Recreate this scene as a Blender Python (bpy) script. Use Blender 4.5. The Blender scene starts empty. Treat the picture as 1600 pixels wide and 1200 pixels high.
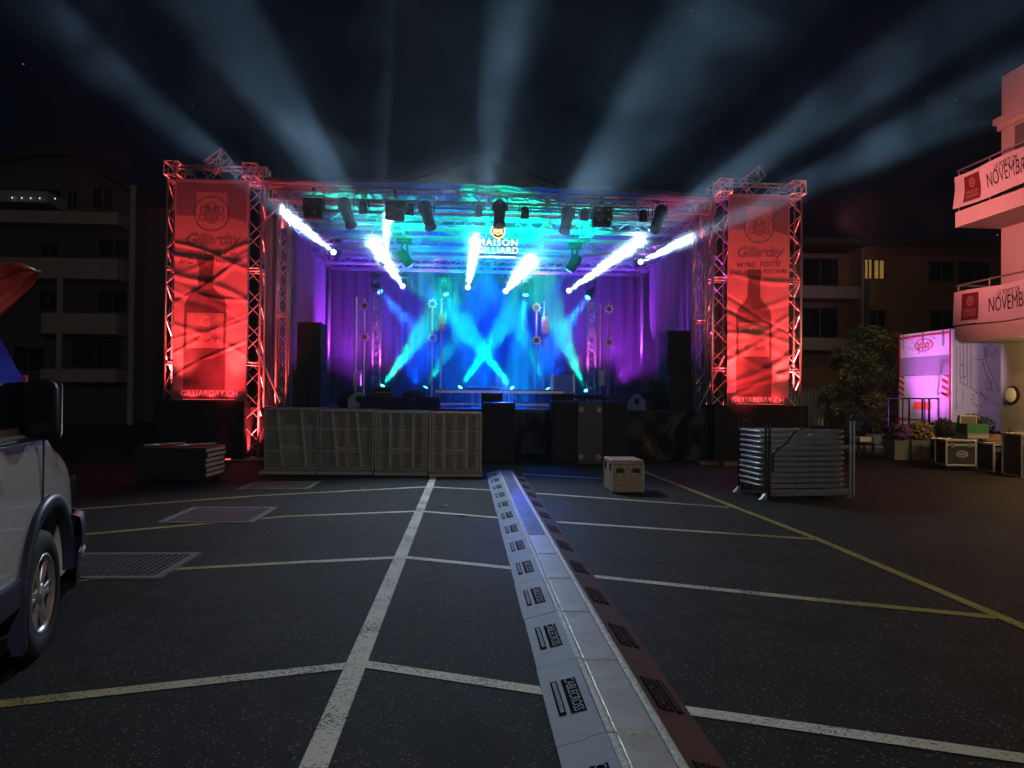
import bpy, bmesh, math, random
from mathutils import Vector, Matrix
random.seed(7)
R = math.radians
S = bpy.context.scene
COL = S.collection
PI = math.pi

# ------------------------------------------------------------------ camera, sky, fill sun, exposure
CAM = Vector((0, 0, 1.5)); FPX = 1200.0
RM = Matrix.Rotation(R(-3.48), 3, 'Z') @ Matrix.Rotation(R(90.62), 3, 'X') @ Matrix.Rotation(R(0.57), 3, 'Z')
cd = bpy.data.cameras.new('camera'); cam = bpy.data.objects.new('camera', cd); COL.objects.link(cam)
cd.sensor_width = 36; cd.lens = 36 * FPX / 1600; cd.clip_end = 500; cd.clip_start = 0.05
cam.matrix_world = Matrix.Translation(CAM) @ RM.to_4x4()
S.camera = cam

W = bpy.data.worlds.new('World'); S.world = W; W.use_nodes = True
nt = W.node_tree; nt.nodes.clear()
wo = nt.nodes.new('ShaderNodeOutputWorld'); bg = nt.nodes.new('ShaderNodeBackground')
tc = nt.nodes.new('ShaderNodeTexCoord'); sx = nt.nodes.new('ShaderNodeSeparateXYZ'); cr = nt.nodes.new('ShaderNodeValToRGB')
nt.links.new(tc.outputs['Generated'], sx.inputs[0]); nt.links.new(sx.outputs['Z'], cr.inputs[0])
vs_ = nt.nodes.new('ShaderNodeTexVoronoi'); vs_.inputs['Scale'].default_value = 26; nt.links.new(tc.outputs['Generated'], vs_.inputs['Vector'])
st1 = nt.nodes.new('ShaderNodeMath'); st1.operation = 'LESS_THAN'; st1.inputs[1].default_value = 0.022; nt.links.new(vs_.outputs['Distance'], st1.inputs[0])
st2 = nt.nodes.new('ShaderNodeMath'); st2.operation = 'MULTIPLY'; st2.inputs[1].default_value = 0.12; nt.links.new(st1.outputs[0], st2.inputs[0])
sadd = nt.nodes.new('ShaderNodeMix'); sadd.data_type = 'RGBA'; sadd.blend_type = 'ADD'; sadd.inputs[0].default_value = 1
nt.links.new(cr.outputs[0], sadd.inputs[6]); nt.links.new(st2.outputs[0], sadd.inputs[7])
nt.links.new(sadd.outputs[2], bg.inputs[0]); nt.links.new(bg.outputs[0], wo.inputs[0])
cr.color_ramp.elements[0].position = 0.0; cr.color_ramp.elements[0].color = (0.0006, 0.0008, 0.0018, 1)
cr.color_ramp.elements[1].position = 0.7; cr.color_ramp.elements[1].color = (0.0007, 0.0015, 0.0038, 1)
bg.inputs[1].default_value = 1.0

sd = bpy.data.lights.new('fill_sun', 'SUN'); so = bpy.data.objects.new('fill_sun', sd); COL.objects.link(so)
sd.energy = 0.03; sd.angle = R(12); sd.color = (1.0, 0.93, 0.82)  # weak sun added as soft fill from behind the camera
so.rotation_euler = Vector((-0.42, 0.62, -0.66)).to_track_quat('-Z', 'Y').to_euler()

S.view_settings.view_transform = 'Standard'; S.view_settings.look = 'None'
S.view_settings.exposure = 0; S.view_settings.gamma = 1
S.render.engine = 'CYCLES'
cy = S.cycles
cy.use_denoising = True; cy.denoiser = 'OPENIMAGEDENOISE'
cy.max_bounces = 5; cy.diffuse_bounces = 2; cy.glossy_bounces = 2; cy.transparent_max_bounces = 12
cy.volume_bounces = 0; cy.sample_clamp_indirect = 3; cy.use_light_tree = True
cy.caustics_reflective = False; cy.caustics_refractive = False
cy.volume_step_rate = 2.0; cy.volume_max_steps = 128

# ------------------------------------------------------------------ measuring: from a sight line to a place
def ray(px, py): return RM @ Vector(((px - 800) / FPX, -(py - 600) / FPX, -1))
def G(px, py, z=0.0):
    d = ray(px, py); return CAM + d * ((z - CAM.z) / d.z)
def P(px, py, Y):
    d = ray(px, py); return CAM + d * (Y / d.y)
def PX(px, py, X):
    d = ray(px, py); return CAM + d * (X / d.x)

# ------------------------------------------------------------------ mesh helpers
ORG = {}
class MB:
    def __init__(s): s.v = []; s.f = []; s.m = []; s.k = 0
    def add(s, vs, fs):
        b = len(s.v); s.v += [Vector(v) for v in vs]; s.f += [[b + i for i in f] for f in fs]; s.m += [s.k] * len(fs)
        return s
    def obox(s, M, sx, sy, sz, bev=0.0):
        h = (sx / 2, sy / 2, sz / 2)
        if bev <= 0:
            vs = [M @ Vector((a * h[0], b * h[1], c * h[2])) for a in (-1, 1) for b in (-1, 1) for c in (-1, 1)]
            return s.add(vs, [(0, 1, 3, 2), (4, 6, 7, 5), (0, 4, 5, 1), (2, 3, 7, 6), (0, 2, 6, 4), (1, 5, 7, 3)])
        bm = bmesh.new(); bmesh.ops.create_cube(bm, size=1)
        for v in bm.verts: v.co = Vector((v.co.x * sx, v.co.y * sy, v.co.z * sz))
        bmesh.ops.bevel(bm, geom=list(bm.edges), offset=bev, segments=2, affect='EDGES', profile=0.5)
        bm.verts.index_update()
        s.add([M @ v.co for v in bm.verts], [[v.index for v in f.verts] for f in bm.faces]); bm.free(); return s
    def box(s, x0, x1, y0, y1, z0, z1, bev=0.0):
        return s.obox(Matrix.Translation(((x0 + x1) / 2, (y0 + y1) / 2, (z0 + z1) / 2)), x1 - x0, y1 - y0, z1 - z0, bev)
    def tube(s, p, q, r, n=6, r2=None, caps=True):
        p = Vector(p); q = Vector(q); d = q - p
        if d.length < 1e-6: return s
        r2 = r if r2 is None else r2
        a = d.normalized(); u = a.orthogonal().normalized(); w = a.cross(u)
        vs = []
        for c, rr in ((p, r), (q, r2)):
            for i in range(n):
                t = 2 * PI * i / n; vs.append(c + u * (rr * math.cos(t)) + w * (rr * math.sin(t)))
        fs = [(i, (i + 1) % n, n + (i + 1) % n, n + i) for i in range(n)]
        if caps: fs += [tuple(range(n))[::-1], tuple(range(n, 2 * n))]
        return s.add(vs, fs)
    def path(s, pts, r, n=6):
        pts = [Vector(p) for p in pts]; vs = []; fs = []
        for k, p in enumerate(pts):
            a = (pts[min(k + 1, len(pts) - 1)] - pts[max(k - 1, 0)]).normalized()
            u = a.cross(Vector((0.13, 0.31, 0.94)))
            u = u.normalized() if u.length > 1e-3 else a.orthogonal().normalized()
            w = a.cross(u)
            for i in range(n):
                t = 2 * PI * i / n; vs.append(p + u * (r * math.cos(t)) + w * (r * math.sin(t)))
        for k in range(len(pts) - 1):
            for i in range(n): fs.append((k * n + i, k * n + (i + 1) % n, (k + 1) * n + (i + 1) % n, (k + 1) * n + i))
        fs += [tuple(range(n))[::-1], tuple(range((len(pts) - 1) * n, len(pts) * n))]
        return s.add(vs, fs)
    def lathe(s, M, prof, n=16):          # profile (radius, height) about local z
        vs = []; fs = []
        for r, h in prof:
            for i in range(n):
                t = 2 * PI * i / n; vs.append(M @ Vector((r * math.cos(t), r * math.sin(t), h)))
        for k in range(len(prof) - 1):
            for i in range(n): fs.append((k * n + i, k * n + (i + 1) % n, (k + 1) * n + (i + 1) % n, (k + 1) * n + i))
        fs += [tuple(range(n))[::-1], tuple(range((len(prof) - 1) * n, len(prof) * n))]
        return s.add(vs, fs)
    def poly(s, pts): return s.add(pts, [tuple(range(len(pts)))])
    def prism(s, pts, off):                # polygon swept by a vector
        n = len(pts); off = Vector(off)
        return s.add([Vector(p) for p in pts] + [Vector(p) + off for p in pts],
                     [tuple(range(n))[::-1], tuple(range(n, 2 * n))] + [(i, (i + 1) % n, n + (i + 1) % n, n + i) for i in range(n)])
    def grid(s, fn, nu, nv):
        vs = [fn(i / nu, j / nv) for j in range(nv + 1) for i in range(nu + 1)]
        return s.add(vs, [(j * (nu + 1) + i, j * (nu + 1) + i + 1, (j + 1) * (nu + 1) + i + 1, (j + 1) * (nu + 1) + i) for j in range(nv) for i in range(nu)])
    def ring(s, M, r0, r1, n=40, h=0.0):
        vs = [M @ Vector((r * math.cos(2 * PI * i / n), r * math.sin(2 * PI * i / n), h)) for r in (r0, r1) for i in range(n)]
        return s.add(vs, [(i, n + i, n + (i + 1) % n, (i + 1) % n) for i in range(n)])
    def build(s, name, mats, parent=None, smooth=False, local=False, fix=True):
        mats = mats if isinstance(mats, (list, tuple)) else [mats]
        o0 = Vector((0, 0, 0))
        if parent is not None and not local: o0 = ORG.get(parent.name, o0)
        me = bpy.data.meshes.new(name)
        me.from_pydata([v - o0 for v in s.v], [], s.f)
        for m in mats: me.materials.append(m)
        me.polygons.foreach_set('material_index', s.m)
        if smooth: me.polygons.foreach_set('use_smooth', [True] * len(s.f))
        if fix:
            bm = bmesh.new(); bm.from_mesh(me); bmesh.ops.recalc_face_normals(bm, faces=bm.faces); bm.to_mesh(me); bm.free()
        me.update()
        o = bpy.data.objects.new(name, me); COL.objects.link(o)
        if parent is not None: o.parent = parent
        ORG[o.name] = o0 if parent is not None else Vector((0, 0, 0))
        return o
def auto(o, ang=35):
    me = o.data; me.polygons.foreach_set('use_smooth', [True] * len(me.polygons))
    me.set_sharp_from_angle(angle=R(ang)); return o
def tag(o, label=None, cat=None, group=None, kind=None):
    if label: o['label'] = label
    if cat: o['category'] = cat
    if group: o['group'] = group
    if kind: o['kind'] = kind
    return o
def thing(name, label, cat, loc=(0, 0, 0), group=None, rz=0):
    o = bpy.data.objects.new(name, None); COL.objects.link(o); o.location = loc; o.rotation_euler = (0, 0, rz)
    o.empty_display_size = 0.2
    ORG[o.name] = Vector(loc); return tag(o, label, cat, group)
KIDS = {}
def copy_tree(o, parent=None):
    c = o.copy(); COL.objects.link(c)
    if parent is not None: c.parent = parent
    for ch in list(o.children): copy_tree(ch, c)
    return c
_tx = {}
def text(t, size=1.0, shear=0.0, space=1.0, res=3):
    k = (t, shear, space, res)
    if k not in _tx:
        cu = bpy.data.curves.new('lettering', 'FONT'); cu.body = t; cu.size = 1; cu.shear = shear; cu.space_character = space
        cu.align_x = 'CENTER'; cu.align_y = 'CENTER'; cu.resolution_u = res; cu.fill_mode = 'FRONT' if hasattr(cu, 'fill_mode') else 'BOTH'
        ob = bpy.data.objects.new('lettering', cu); COL.objects.link(ob)
        dg = bpy.context.evaluated_depsgraph_get(); me = ob.evaluated_get(dg).to_mesh()
        _tx[k] = ([v.co.copy() for v in me.vertices], [tuple(p.vertices) for p in me.polygons])
        ob.evaluated_get(dg).to_mesh_clear(); bpy.data.objects.remove(ob); bpy.data.curves.remove(cu)
    vs, fs = _tx[k]
    return [v * size for v in vs], fs
def frame3(o, ux, uy):
    ux = Vector(ux).normalized(); uy = Vector(uy).normalized(); uz = ux.cross(uy)
    return Matrix(((ux.x, uy.x, uz.x, o[0]), (ux.y, uy.y, uz.y, o[1]), (ux.z, uy.z, uz.z, o[2]), (0, 0, 0, 1)))
def put_text(mb, t, M, size, shear=0, space=1.0, fn=None, res=3, sy=1.0):
    vs, fs = text(t, size, shear, space, res)
    vs = [Vector((v.x, v.y * sy, v.z)) for v in vs]
    mb.add([(fn(v) if fn else M @ v) for v in vs], fs)

# ------------------------------------------------------------------ materials
def mat(name, c, rough=0.5, metal=0.0, var=0.15, scale=6.0, bump=0.0, bscale=60.0, emit=None, estr=0.0, spec=0.5, coat=0.0):
    m = bpy.data.materials.new(name); m.use_nodes = True; t = m.node_tree; b = t.nodes['Principled BSDF']
    b.inputs['Roughness'].default_value = rough; b.inputs['Metallic'].default_value = metal
    b.inputs['Specular IOR Level'].default_value = spec; b.inputs['Coat Weight'].default_value = coat
    b.inputs['Base Color'].default_value = (*c, 1)
    co = t.nodes.new('ShaderNodeTexCoord')
    if var > 0:
        n = t.nodes.new('ShaderNodeTexNoise'); n.inputs['Scale'].default_value = scale; n.inputs['Detail'].default_value = 5; n.inputs['Roughness'].default_value = 0.65
        t.links.new(co.outputs['Object'], n.inputs['Vector'])
        r = t.nodes.new('ShaderNodeValToRGB'); e = r.color_ramp.elements
        e[0].position = 0.3; e[1].position = 0.7
        e[0].color = tuple(x * (1 - var) for x in c) + (1,); e[1].color = tuple(min(1, x * (1 + var)) for x in c) + (1,)
        t.links.new(n.outputs[0], r.inputs[0]); t.links.new(r.outputs[0], b.inputs['Base Color'])
        mr = t.nodes.new('ShaderNodeMapRange'); mr.inputs[3].default_value = max(0.02, rough - 0.12); mr.inputs[4].default_value = min(1, rough + 0.12)
        t.links.new(n.outputs[0], mr.inputs[0]); t.links.new(mr.outputs[0], b.inputs['Roughness'])
    if bump > 0:
        n2 = t.nodes.new('ShaderNodeTexNoise'); n2.inputs['Scale'].default_value = bscale; n2.inputs['Detail'].default_value = 3
        t.links.new(co.outputs['Object'], n2.inputs['Vector'])
        bp = t.nodes.new('ShaderNodeBump'); bp.inputs['Strength'].default_value = bump; bp.inputs['Distance'].default_value = 0.02
        t.links.new(n2.outputs[0], bp.inputs['Height']); t.links.new(bp.outputs[0], b.inputs['Normal'])
    if emit:
        b.inputs['Emission Color'].default_value = (*emit, 1); b.inputs['Emission Strength'].default_value = estr
    return m
def nodes(m): return m.node_tree, m.node_tree.nodes['Principled BSDF']

M = {}
M['alu'] = mat('aluminium', (0.62, 0.62, 0.63), 0.34, 0.85, 0.12, 9)
M['steel'] = mat('galvanised_steel', (0.36, 0.37, 0.38), 0.42, 0.7, 0.25, 14)
M['black'] = mat('black_paint', (0.007, 0.007, 0.009), 0.5, 0, 0.3, 8, spec=0.2)
M['blackfab'] = mat('black_cloth', (0.015, 0.015, 0.017), 0.9, 0, 0.3, 12, 0.3, 80)
M['fix'] = mat('fixture_black', (0.025, 0.025, 0.028), 0.38, 0.2, 0.2, 8)
M['drape'] = mat('drape_cloth', (0.16, 0.15, 0.17), 0.85, 0, 0.2, 3, 0.2, 60)
M['backdrop'] = mat('backdrop_cloth', (0.014, 0.014, 0.018), 0.9, 0, 0.2, 2, 0.2, 60)
M['canopy'] = mat('canopy_sheet', (0.15, 0.155, 0.16), 0.55, 0, 0.12, 1.5, 0.15, 8)
M['canopyout'] = mat('canopy_edge', (0.03, 0.03, 0.035), 0.6, 0, 0.2, 3)
M['deck'] = mat('deck_plywood', (0.03, 0.028, 0.026), 0.5, 0, 0.3, 5)
M['foil'] = mat('black_foil', (0.012, 0.011, 0.012), 0.45, 0, 0.3, 5, 0.6, 16, spec=0.25)
M['banner'] = mat('banner_cloth', (0.34, 0.2, 0.21), 0.25, 0, 0.06, 3)
M['bannerdark'] = mat('banner_purple_print', (0.16, 0.09, 0.13), 0.45, 0, 0.06, 3)
M['bottle'] = mat('banner_bottle_print', (0.10, 0.05, 0.05), 0.4, 0, 0.2, 5)
M['inkdark'] = mat('dark_ink', (0.05, 0.03, 0.035), 0.5, 0, 0.05)
M['inklight'] = mat('pale_ink', (0.8, 0.72, 0.7), 0.5, 0, 0.05)
M['bottlelabel'] = mat('bottle_label_print', (0.28, 0.17, 0.16), 0.45, 0, 0.15, 9)
M['wood'] = mat('weathered_wood', (0.16, 0.1, 0.055), 0.7, 0, 0.35, 7)
M['subwood'] = mat('sub_birch', (0.5, 0.34, 0.21), 0.6, 0, 0.3, 6)
M['subgrey'] = mat('sub_inner_grey', (0.34, 0.34, 0.35), 0.6, 0, 0.25, 6)
M['white'] = mat('white_plastic', (0.72, 0.72, 0.72), 0.45, 0, 0.1, 5)
M['rampgrey'] = mat('ramp_grey_plastic', (0.30, 0.37, 0.50), 0.6, 0.0, 0.16, 7, 0.15, 30, spec=0.16)
M['rampshade'] = mat('ramp_shaded_plastic', (0.06, 0.024, 0.024), 0.6, 0, 0.25, 6, 0.15, 30)  # shaded copy of the grey ramp plastic, shade put into the colour
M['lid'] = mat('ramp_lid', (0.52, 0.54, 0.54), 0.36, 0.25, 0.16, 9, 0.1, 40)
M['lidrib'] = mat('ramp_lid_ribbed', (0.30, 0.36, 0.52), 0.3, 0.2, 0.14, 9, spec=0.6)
M['tape'] = mat('silver_hinge_strip', (0.55, 0.6, 0.63), 0.55, 0.1, 0.4, 26, 0.4, 70, spec=0.3)
M['plate'] = mat('recessed_dark_plate', (0.012, 0.012, 0.014), 0.95, 0, 0.2, spec=0.03)
M['grate'] = mat('iron_grate', (0.09, 0.08, 0.10), 0.6, 0.1, 0.2, 20)
M['concrete'] = mat('concrete', (0.17, 0.17, 0.16), 0.85, 0, 0.25, 8, 0.3, 50)
M['dark_fill'] = mat('drain_dark', (0.006, 0.006, 0.007), 0.9, 0, 0)
M['vanwhite'] = mat('van_paint', (0.68, 0.68, 0.72), 0.3, 0.0, 0.03, 2, coat=1.0)
M['vanblue'] = mat('van_cladding', (0.03, 0.035, 0.085), 0.38, 0, 0.15, 5)
M['glass'] = mat('dark_glass', (0.006, 0.007, 0.01), 0.06, 0, 0)
M['rubber'] = mat('rubber', (0.014, 0.014, 0.015), 0.75, 0, 0.2, 10)
M['rim'] = mat('rim_silver', (0.6, 0.6, 0.62), 0.3, 0.7, 0.08)
M['leaf'] = mat('leaf', (0.085, 0.085, 0.025), 0.55, 0, 0.45, 1.4)
M['leafdark'] = mat('leaf_dark', (0.03, 0.045, 0.015), 0.6, 0, 0.4, 1.4)
M['bark'] = mat('bark', (0.07, 0.05, 0.035), 0.9, 0, 0.3, 9)
M['ochre'] = mat('ochre_render', (0.34, 0.2, 0.09), 0.85, 0, 0.1, 0.8, 0.1, 40)
M['dimrender'] = mat('dim_render', (0.12, 0.09, 0.085), 0.85, 0, 0.12, 0.7)
M['slab'] = mat('balcony_concrete', (0.36, 0.34, 0.31), 0.8, 0, 0.12, 1.2)
M['winglass'] = mat('window_glass', (0.012, 0.013, 0.016), 0.12, 0, 0)
M['winframe'] = mat('window_frame', (0.12, 0.11, 0.11), 0.5, 0, 0.1)
M['litblind'] = mat('lit_blind', (0.6, 0.42, 0.16), 0.6, 0, 0.2, 6, emit=(1.0, 0.55, 0.12), estr=0.35)
M['cream'] = mat('cream_render', (0.62, 0.56, 0.48), 0.8, 0, 0.07, 1.5, 0.12, 50)
M['bannerwhite'] = mat('vinyl_banner', (0.66, 0.63, 0.6), 0.5, 0, 0.06, 3)
M['emblem'] = mat('maroon_emblem', (0.16, 0.02, 0.025), 0.5, 0, 0.15, 5)
M['gold'] = mat('gold_ink', (0.5, 0.32, 0.2), 0.5, 0, 0.1)
M['truckwhite'] = mat('truck_panel', (0.68, 0.66, 0.68), 0.4, 0, 0.06, 2)
M['truckgrey'] = mat('truck_grey_band', (0.3, 0.29, 0.31), 0.45, 0, 0.1, 2)
M['redpaint'] = mat('red_paint', (0.5, 0.03, 0.03), 0.4, 0, 0.1)
M['orange'] = mat('orange_paint', (0.8, 0.16, 0.03), 0.45, 0, 0.1)
M['caseblack'] = mat('case_laminate', (0.045, 0.043, 0.04), 0.5, 0, 0.25, 18)
M['caseedge'] = mat('case_edge', (0.72, 0.69, 0.6), 0.35, 0.5, 0.1)
M['green'] = mat('green_plastic', (0.03, 0.16, 0.05), 0.45, 0, 0.2, 5)
M['flagred'] = mat('red_flag_cloth', (0.5, 0.045, 0.05), 0.6, 0, 0.1, 4)
M['flagdark'] = mat('dark_red_hem', (0.25, 0.02, 0.025), 0.6, 0, 0.1, 4)
M['purpleflower'] = mat('purple_petals', (0.35, 0.13, 0.5), 0.6, 0, 0.4, 9)
M['yellowflower'] = mat('yellow_petals', (0.55, 0.42, 0.14), 0.6, 0, 0.4, 9)
M['signglow'] = mat('sign_glow', (0.9, 0.8, 0.6), 0.4, 0, 0, emit=(1.0, 0.74, 0.42), estr=2.2)
M['lampglass'] = mat('opal_glass', (0.75, 0.66, 0.48), 0.4, 0, 0, emit=(1.0, 0.68, 0.28), estr=0.12)
def lens(name, c, s): return mat(name, (0.1, 0.1, 0.1), 0.2, 0, 0, emit=c, estr=s)
M['lensw'] = lens('white_lens', (0.75, 0.9, 1.0), 3)
M['lensb'] = lens('blue_lens', (0.05, 0.45, 1.0), 9)
M['lensc'] = lens('cyan_lens', (0.05, 0.75, 1.0), 9)
M['lensg'] = lens('green_lens', (0.1, 1.0, 0.7), 10)
M['lensp'] = lens('purple_lens', (0.6, 0.1, 1.0), 4)
M['lensr'] = lens('red_lens', (1.0, 0.05, 0.05), 5)
M['lensoff'] = mat('unlit_lens', (0.05, 0.045, 0.05), 0.12, 0.3, 0)
M['pinlight'] = lens('pin_light', (0.9, 0.95, 1.0), 1.2)

# asphalt: dark binder, pale stone chips, wear
def asphalt(name, c0, c1, chip):
    m = bpy.data.materials.new(name); m.use_nodes = True; t, b = nodes(m)
    co = t.nodes.new('ShaderNodeTexCoord')
    n1 = t.nodes.new('ShaderNodeTexNoise'); n1.inputs['Scale'].default_value = 0.55; n1.inputs['Detail'].default_value = 6
    n2 = t.nodes.new('ShaderNodeTexNoise'); n2.inputs['Scale'].default_value = 70; n2.inputs['Detail'].default_value = 4; n2.inputs['Roughness'].default_value = 0.7
    vo = t.nodes.new('ShaderNodeTexVoronoi'); vo.inputs['Scale'].default_value = 75
    for n in (n1, n2, vo): t.links.new(co.outputs['Object'], n.inputs['Vector'])
    r1 = t.nodes.new('ShaderNodeValToRGB'); r1.color_ramp.elements[0].position = 0.3; r1.color_ramp.elements[1].position = 0.75
    r1.color_ramp.elements[0].color = (*c0, 1); r1.color_ramp.elements[1].color = (*c1, 1)
    t.links.new(n1.outputs[0], r1.inputs[0])
    r2 = t.nodes.new('ShaderNodeValToRGB'); r2.color_ramp.elements[0].position = 0.3; r2.color_ramp.elements[1].position = 0.72
    r2.color_ramp.elements[0].color = (0.2, 0.2, 0.2, 1); r2.color_ramp.elements[1].color = (2.0, 2.0, 2.0, 1)
    t.links.new(n2.outputs[0], r2.inputs[0])
    mu = t.nodes.new('ShaderNodeMix'); mu.data_type = 'RGBA'; mu.blend_type = 'MULTIPLY'; mu.inputs[0].default_value = 1
    t.links.new(r1.outputs[0], mu.inputs[6]); t.links.new(r2.outputs[0], mu.inputs[7])
    # chips: cells whose random value is high, near the cell centre
    sp = t.nodes.new('ShaderNodeSeparateColor'); t.links.new(vo.outputs['Color'], sp.inputs[0])
    g1 = t.nodes.new('ShaderNodeMath'); g1.operation = 'GREATER_THAN'; g1.inputs[1].default_value = 0.9; t.links.new(sp.outputs[0], g1.inputs[0])
    g2 = t.nodes.new('ShaderNodeMath'); g2.operation = 'LESS_THAN'; g2.inputs[1].default_value = 0.42; t.links.new(vo.outputs['Distance'], g2.inputs[0])
    ml = t.nodes.new('ShaderNodeMath'); ml.operation = 'MULTIPLY'; t.links.new(g1.outputs[0], ml.inputs[0]); t.links.new(g2.outputs[0], ml.inputs[1])
    mx = t.nodes.new('ShaderNodeMix'); mx.data_type = 'RGBA'; t.links.new(ml.outputs[0], mx.inputs[0])
    t.links.new(mu.outputs[2], mx.inputs[6]); mx.inputs[7].default_value = (*chip, 1)
    # stains and hairline cracks
    n4 = t.nodes.new('ShaderNodeTexNoise'); n4.inputs['Scale'].default_value = 1.7; n4.inputs['Detail'].default_value = 4; n4.inputs['Distortion'].default_value = 1.2
    v2 = t.nodes.new('ShaderNodeTexVoronoi'); v2.feature = 'DISTANCE_TO_EDGE'; v2.inputs['Scale'].default_value = 0.33
    nd = t.nodes.new('ShaderNodeTexNoise'); nd.inputs['Scale'].default_value = 2.2; nd.inputs['Detail'].default_value = 5
    av = t.nodes.new('ShaderNodeMix'); av.data_type = 'RGBA'; av.blend_type = 'ADD'; av.inputs[0].default_value = 0.55
    t.links.new(co.outputs['Object'], n4.inputs['Vector']); t.links.new(co.outputs['Object'], nd.inputs['Vector'])
    t.links.new(co.outputs['Object'], av.inputs[6]); t.links.new(nd.outputs[1], av.inputs[7]); t.links.new(av.outputs[2], v2.inputs['Vector'])
    rs = t.nodes.new('ShaderNodeValToRGB'); rs.color_ramp.elements[0].position = 0.3; rs.color_ramp.elements[1].position = 0.52
    rs.color_ramp.elements[0].color = (0.45, 0.45, 0.45, 1); rs.color_ramp.elements[1].color = (1, 1, 1, 1); t.links.new(n4.outputs[0], rs.inputs[0])
    rc = t.nodes.new('ShaderNodeValToRGB'); rc.color_ramp.elements[0].position = 0.0; rc.color_ramp.elements[1].position = 0.007
    rc.color_ramp.elements[0].color = (0.25, 0.25, 0.25, 1); rc.color_ramp.elements[1].color = (1, 1, 1, 1); t.links.new(v2.outputs['Distance'], rc.inputs[0])
    m3 = t.nodes.new('ShaderNodeMix'); m3.data_type = 'RGBA'; m3.blend_type = 'MULTIPLY'; m3.inputs[0].default_value = 1
    m4 = t.nodes.new('ShaderNodeMix'); m4.data_type = 'RGBA'; m4.blend_type = 'MULTIPLY'; m4.inputs[0].default_value = 1
    t.links.new(mx.outputs[2], m3.inputs[6]); t.links.new(rs.outputs[0], m3.inputs[7]); t.links.new(m3.outputs[2], m4.inputs[6]); t.links.new(rc.outputs[0], m4.inputs[7])
    t.links.new(m4.outputs[2], b.inputs['Base Color'])
    b.inputs['Roughness'].default_value = 0.75; b.inputs['Specular IOR Level'].default_value = 0.22
    bp = t.nodes.new('ShaderNodeBump'); bp.inputs['Strength'].default_value = 0.7; bp.inputs['Distance'].default_value = 0.012
    t.links.new(n2.outputs[0], bp.inputs['Height']); t.links.new(bp.outputs[0], b.inputs['Normal'])
    return m
M['asphalt'] = asphalt('asphalt', (0.009, 0.0105, 0.0112), (0.021, 0.023, 0.0242), (0.17, 0.17, 0.17))
M['asphalt2'] = asphalt('asphalt_patch', (0.006, 0.0072, 0.0072), (0.013, 0.0142, 0.0142), (0.07, 0.07, 0.07))
# road paint: worn through in specks; stage-white middle and lamp-yellow sides are light put into the colour
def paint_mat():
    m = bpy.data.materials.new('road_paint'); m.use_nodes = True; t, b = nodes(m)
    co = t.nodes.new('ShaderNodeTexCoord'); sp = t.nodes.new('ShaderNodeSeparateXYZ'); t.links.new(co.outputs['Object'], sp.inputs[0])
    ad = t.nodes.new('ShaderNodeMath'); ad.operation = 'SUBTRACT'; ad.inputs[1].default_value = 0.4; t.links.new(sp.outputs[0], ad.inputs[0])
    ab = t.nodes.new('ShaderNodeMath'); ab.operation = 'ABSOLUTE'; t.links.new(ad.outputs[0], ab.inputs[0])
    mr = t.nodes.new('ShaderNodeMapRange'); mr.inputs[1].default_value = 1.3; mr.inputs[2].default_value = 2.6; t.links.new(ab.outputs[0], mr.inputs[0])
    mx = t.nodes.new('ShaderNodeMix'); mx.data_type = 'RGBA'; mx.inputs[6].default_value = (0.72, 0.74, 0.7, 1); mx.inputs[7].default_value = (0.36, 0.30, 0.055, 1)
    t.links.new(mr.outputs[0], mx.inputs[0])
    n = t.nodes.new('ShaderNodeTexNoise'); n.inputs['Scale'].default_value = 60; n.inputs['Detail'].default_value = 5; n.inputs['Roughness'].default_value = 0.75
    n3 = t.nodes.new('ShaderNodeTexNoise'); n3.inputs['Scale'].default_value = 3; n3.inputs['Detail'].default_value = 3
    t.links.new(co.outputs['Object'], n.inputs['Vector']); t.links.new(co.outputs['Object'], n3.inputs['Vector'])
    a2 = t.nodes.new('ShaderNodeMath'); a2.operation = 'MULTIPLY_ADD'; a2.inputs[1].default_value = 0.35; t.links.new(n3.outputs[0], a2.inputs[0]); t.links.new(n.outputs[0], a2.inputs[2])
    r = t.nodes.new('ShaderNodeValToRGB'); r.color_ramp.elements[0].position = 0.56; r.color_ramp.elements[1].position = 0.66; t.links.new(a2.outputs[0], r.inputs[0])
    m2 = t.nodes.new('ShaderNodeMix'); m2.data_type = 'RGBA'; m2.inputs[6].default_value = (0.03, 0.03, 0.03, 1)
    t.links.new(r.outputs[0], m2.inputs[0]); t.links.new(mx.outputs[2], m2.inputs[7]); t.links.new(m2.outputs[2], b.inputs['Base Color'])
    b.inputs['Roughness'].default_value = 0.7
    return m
M['paint'] = paint_mat()
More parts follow.
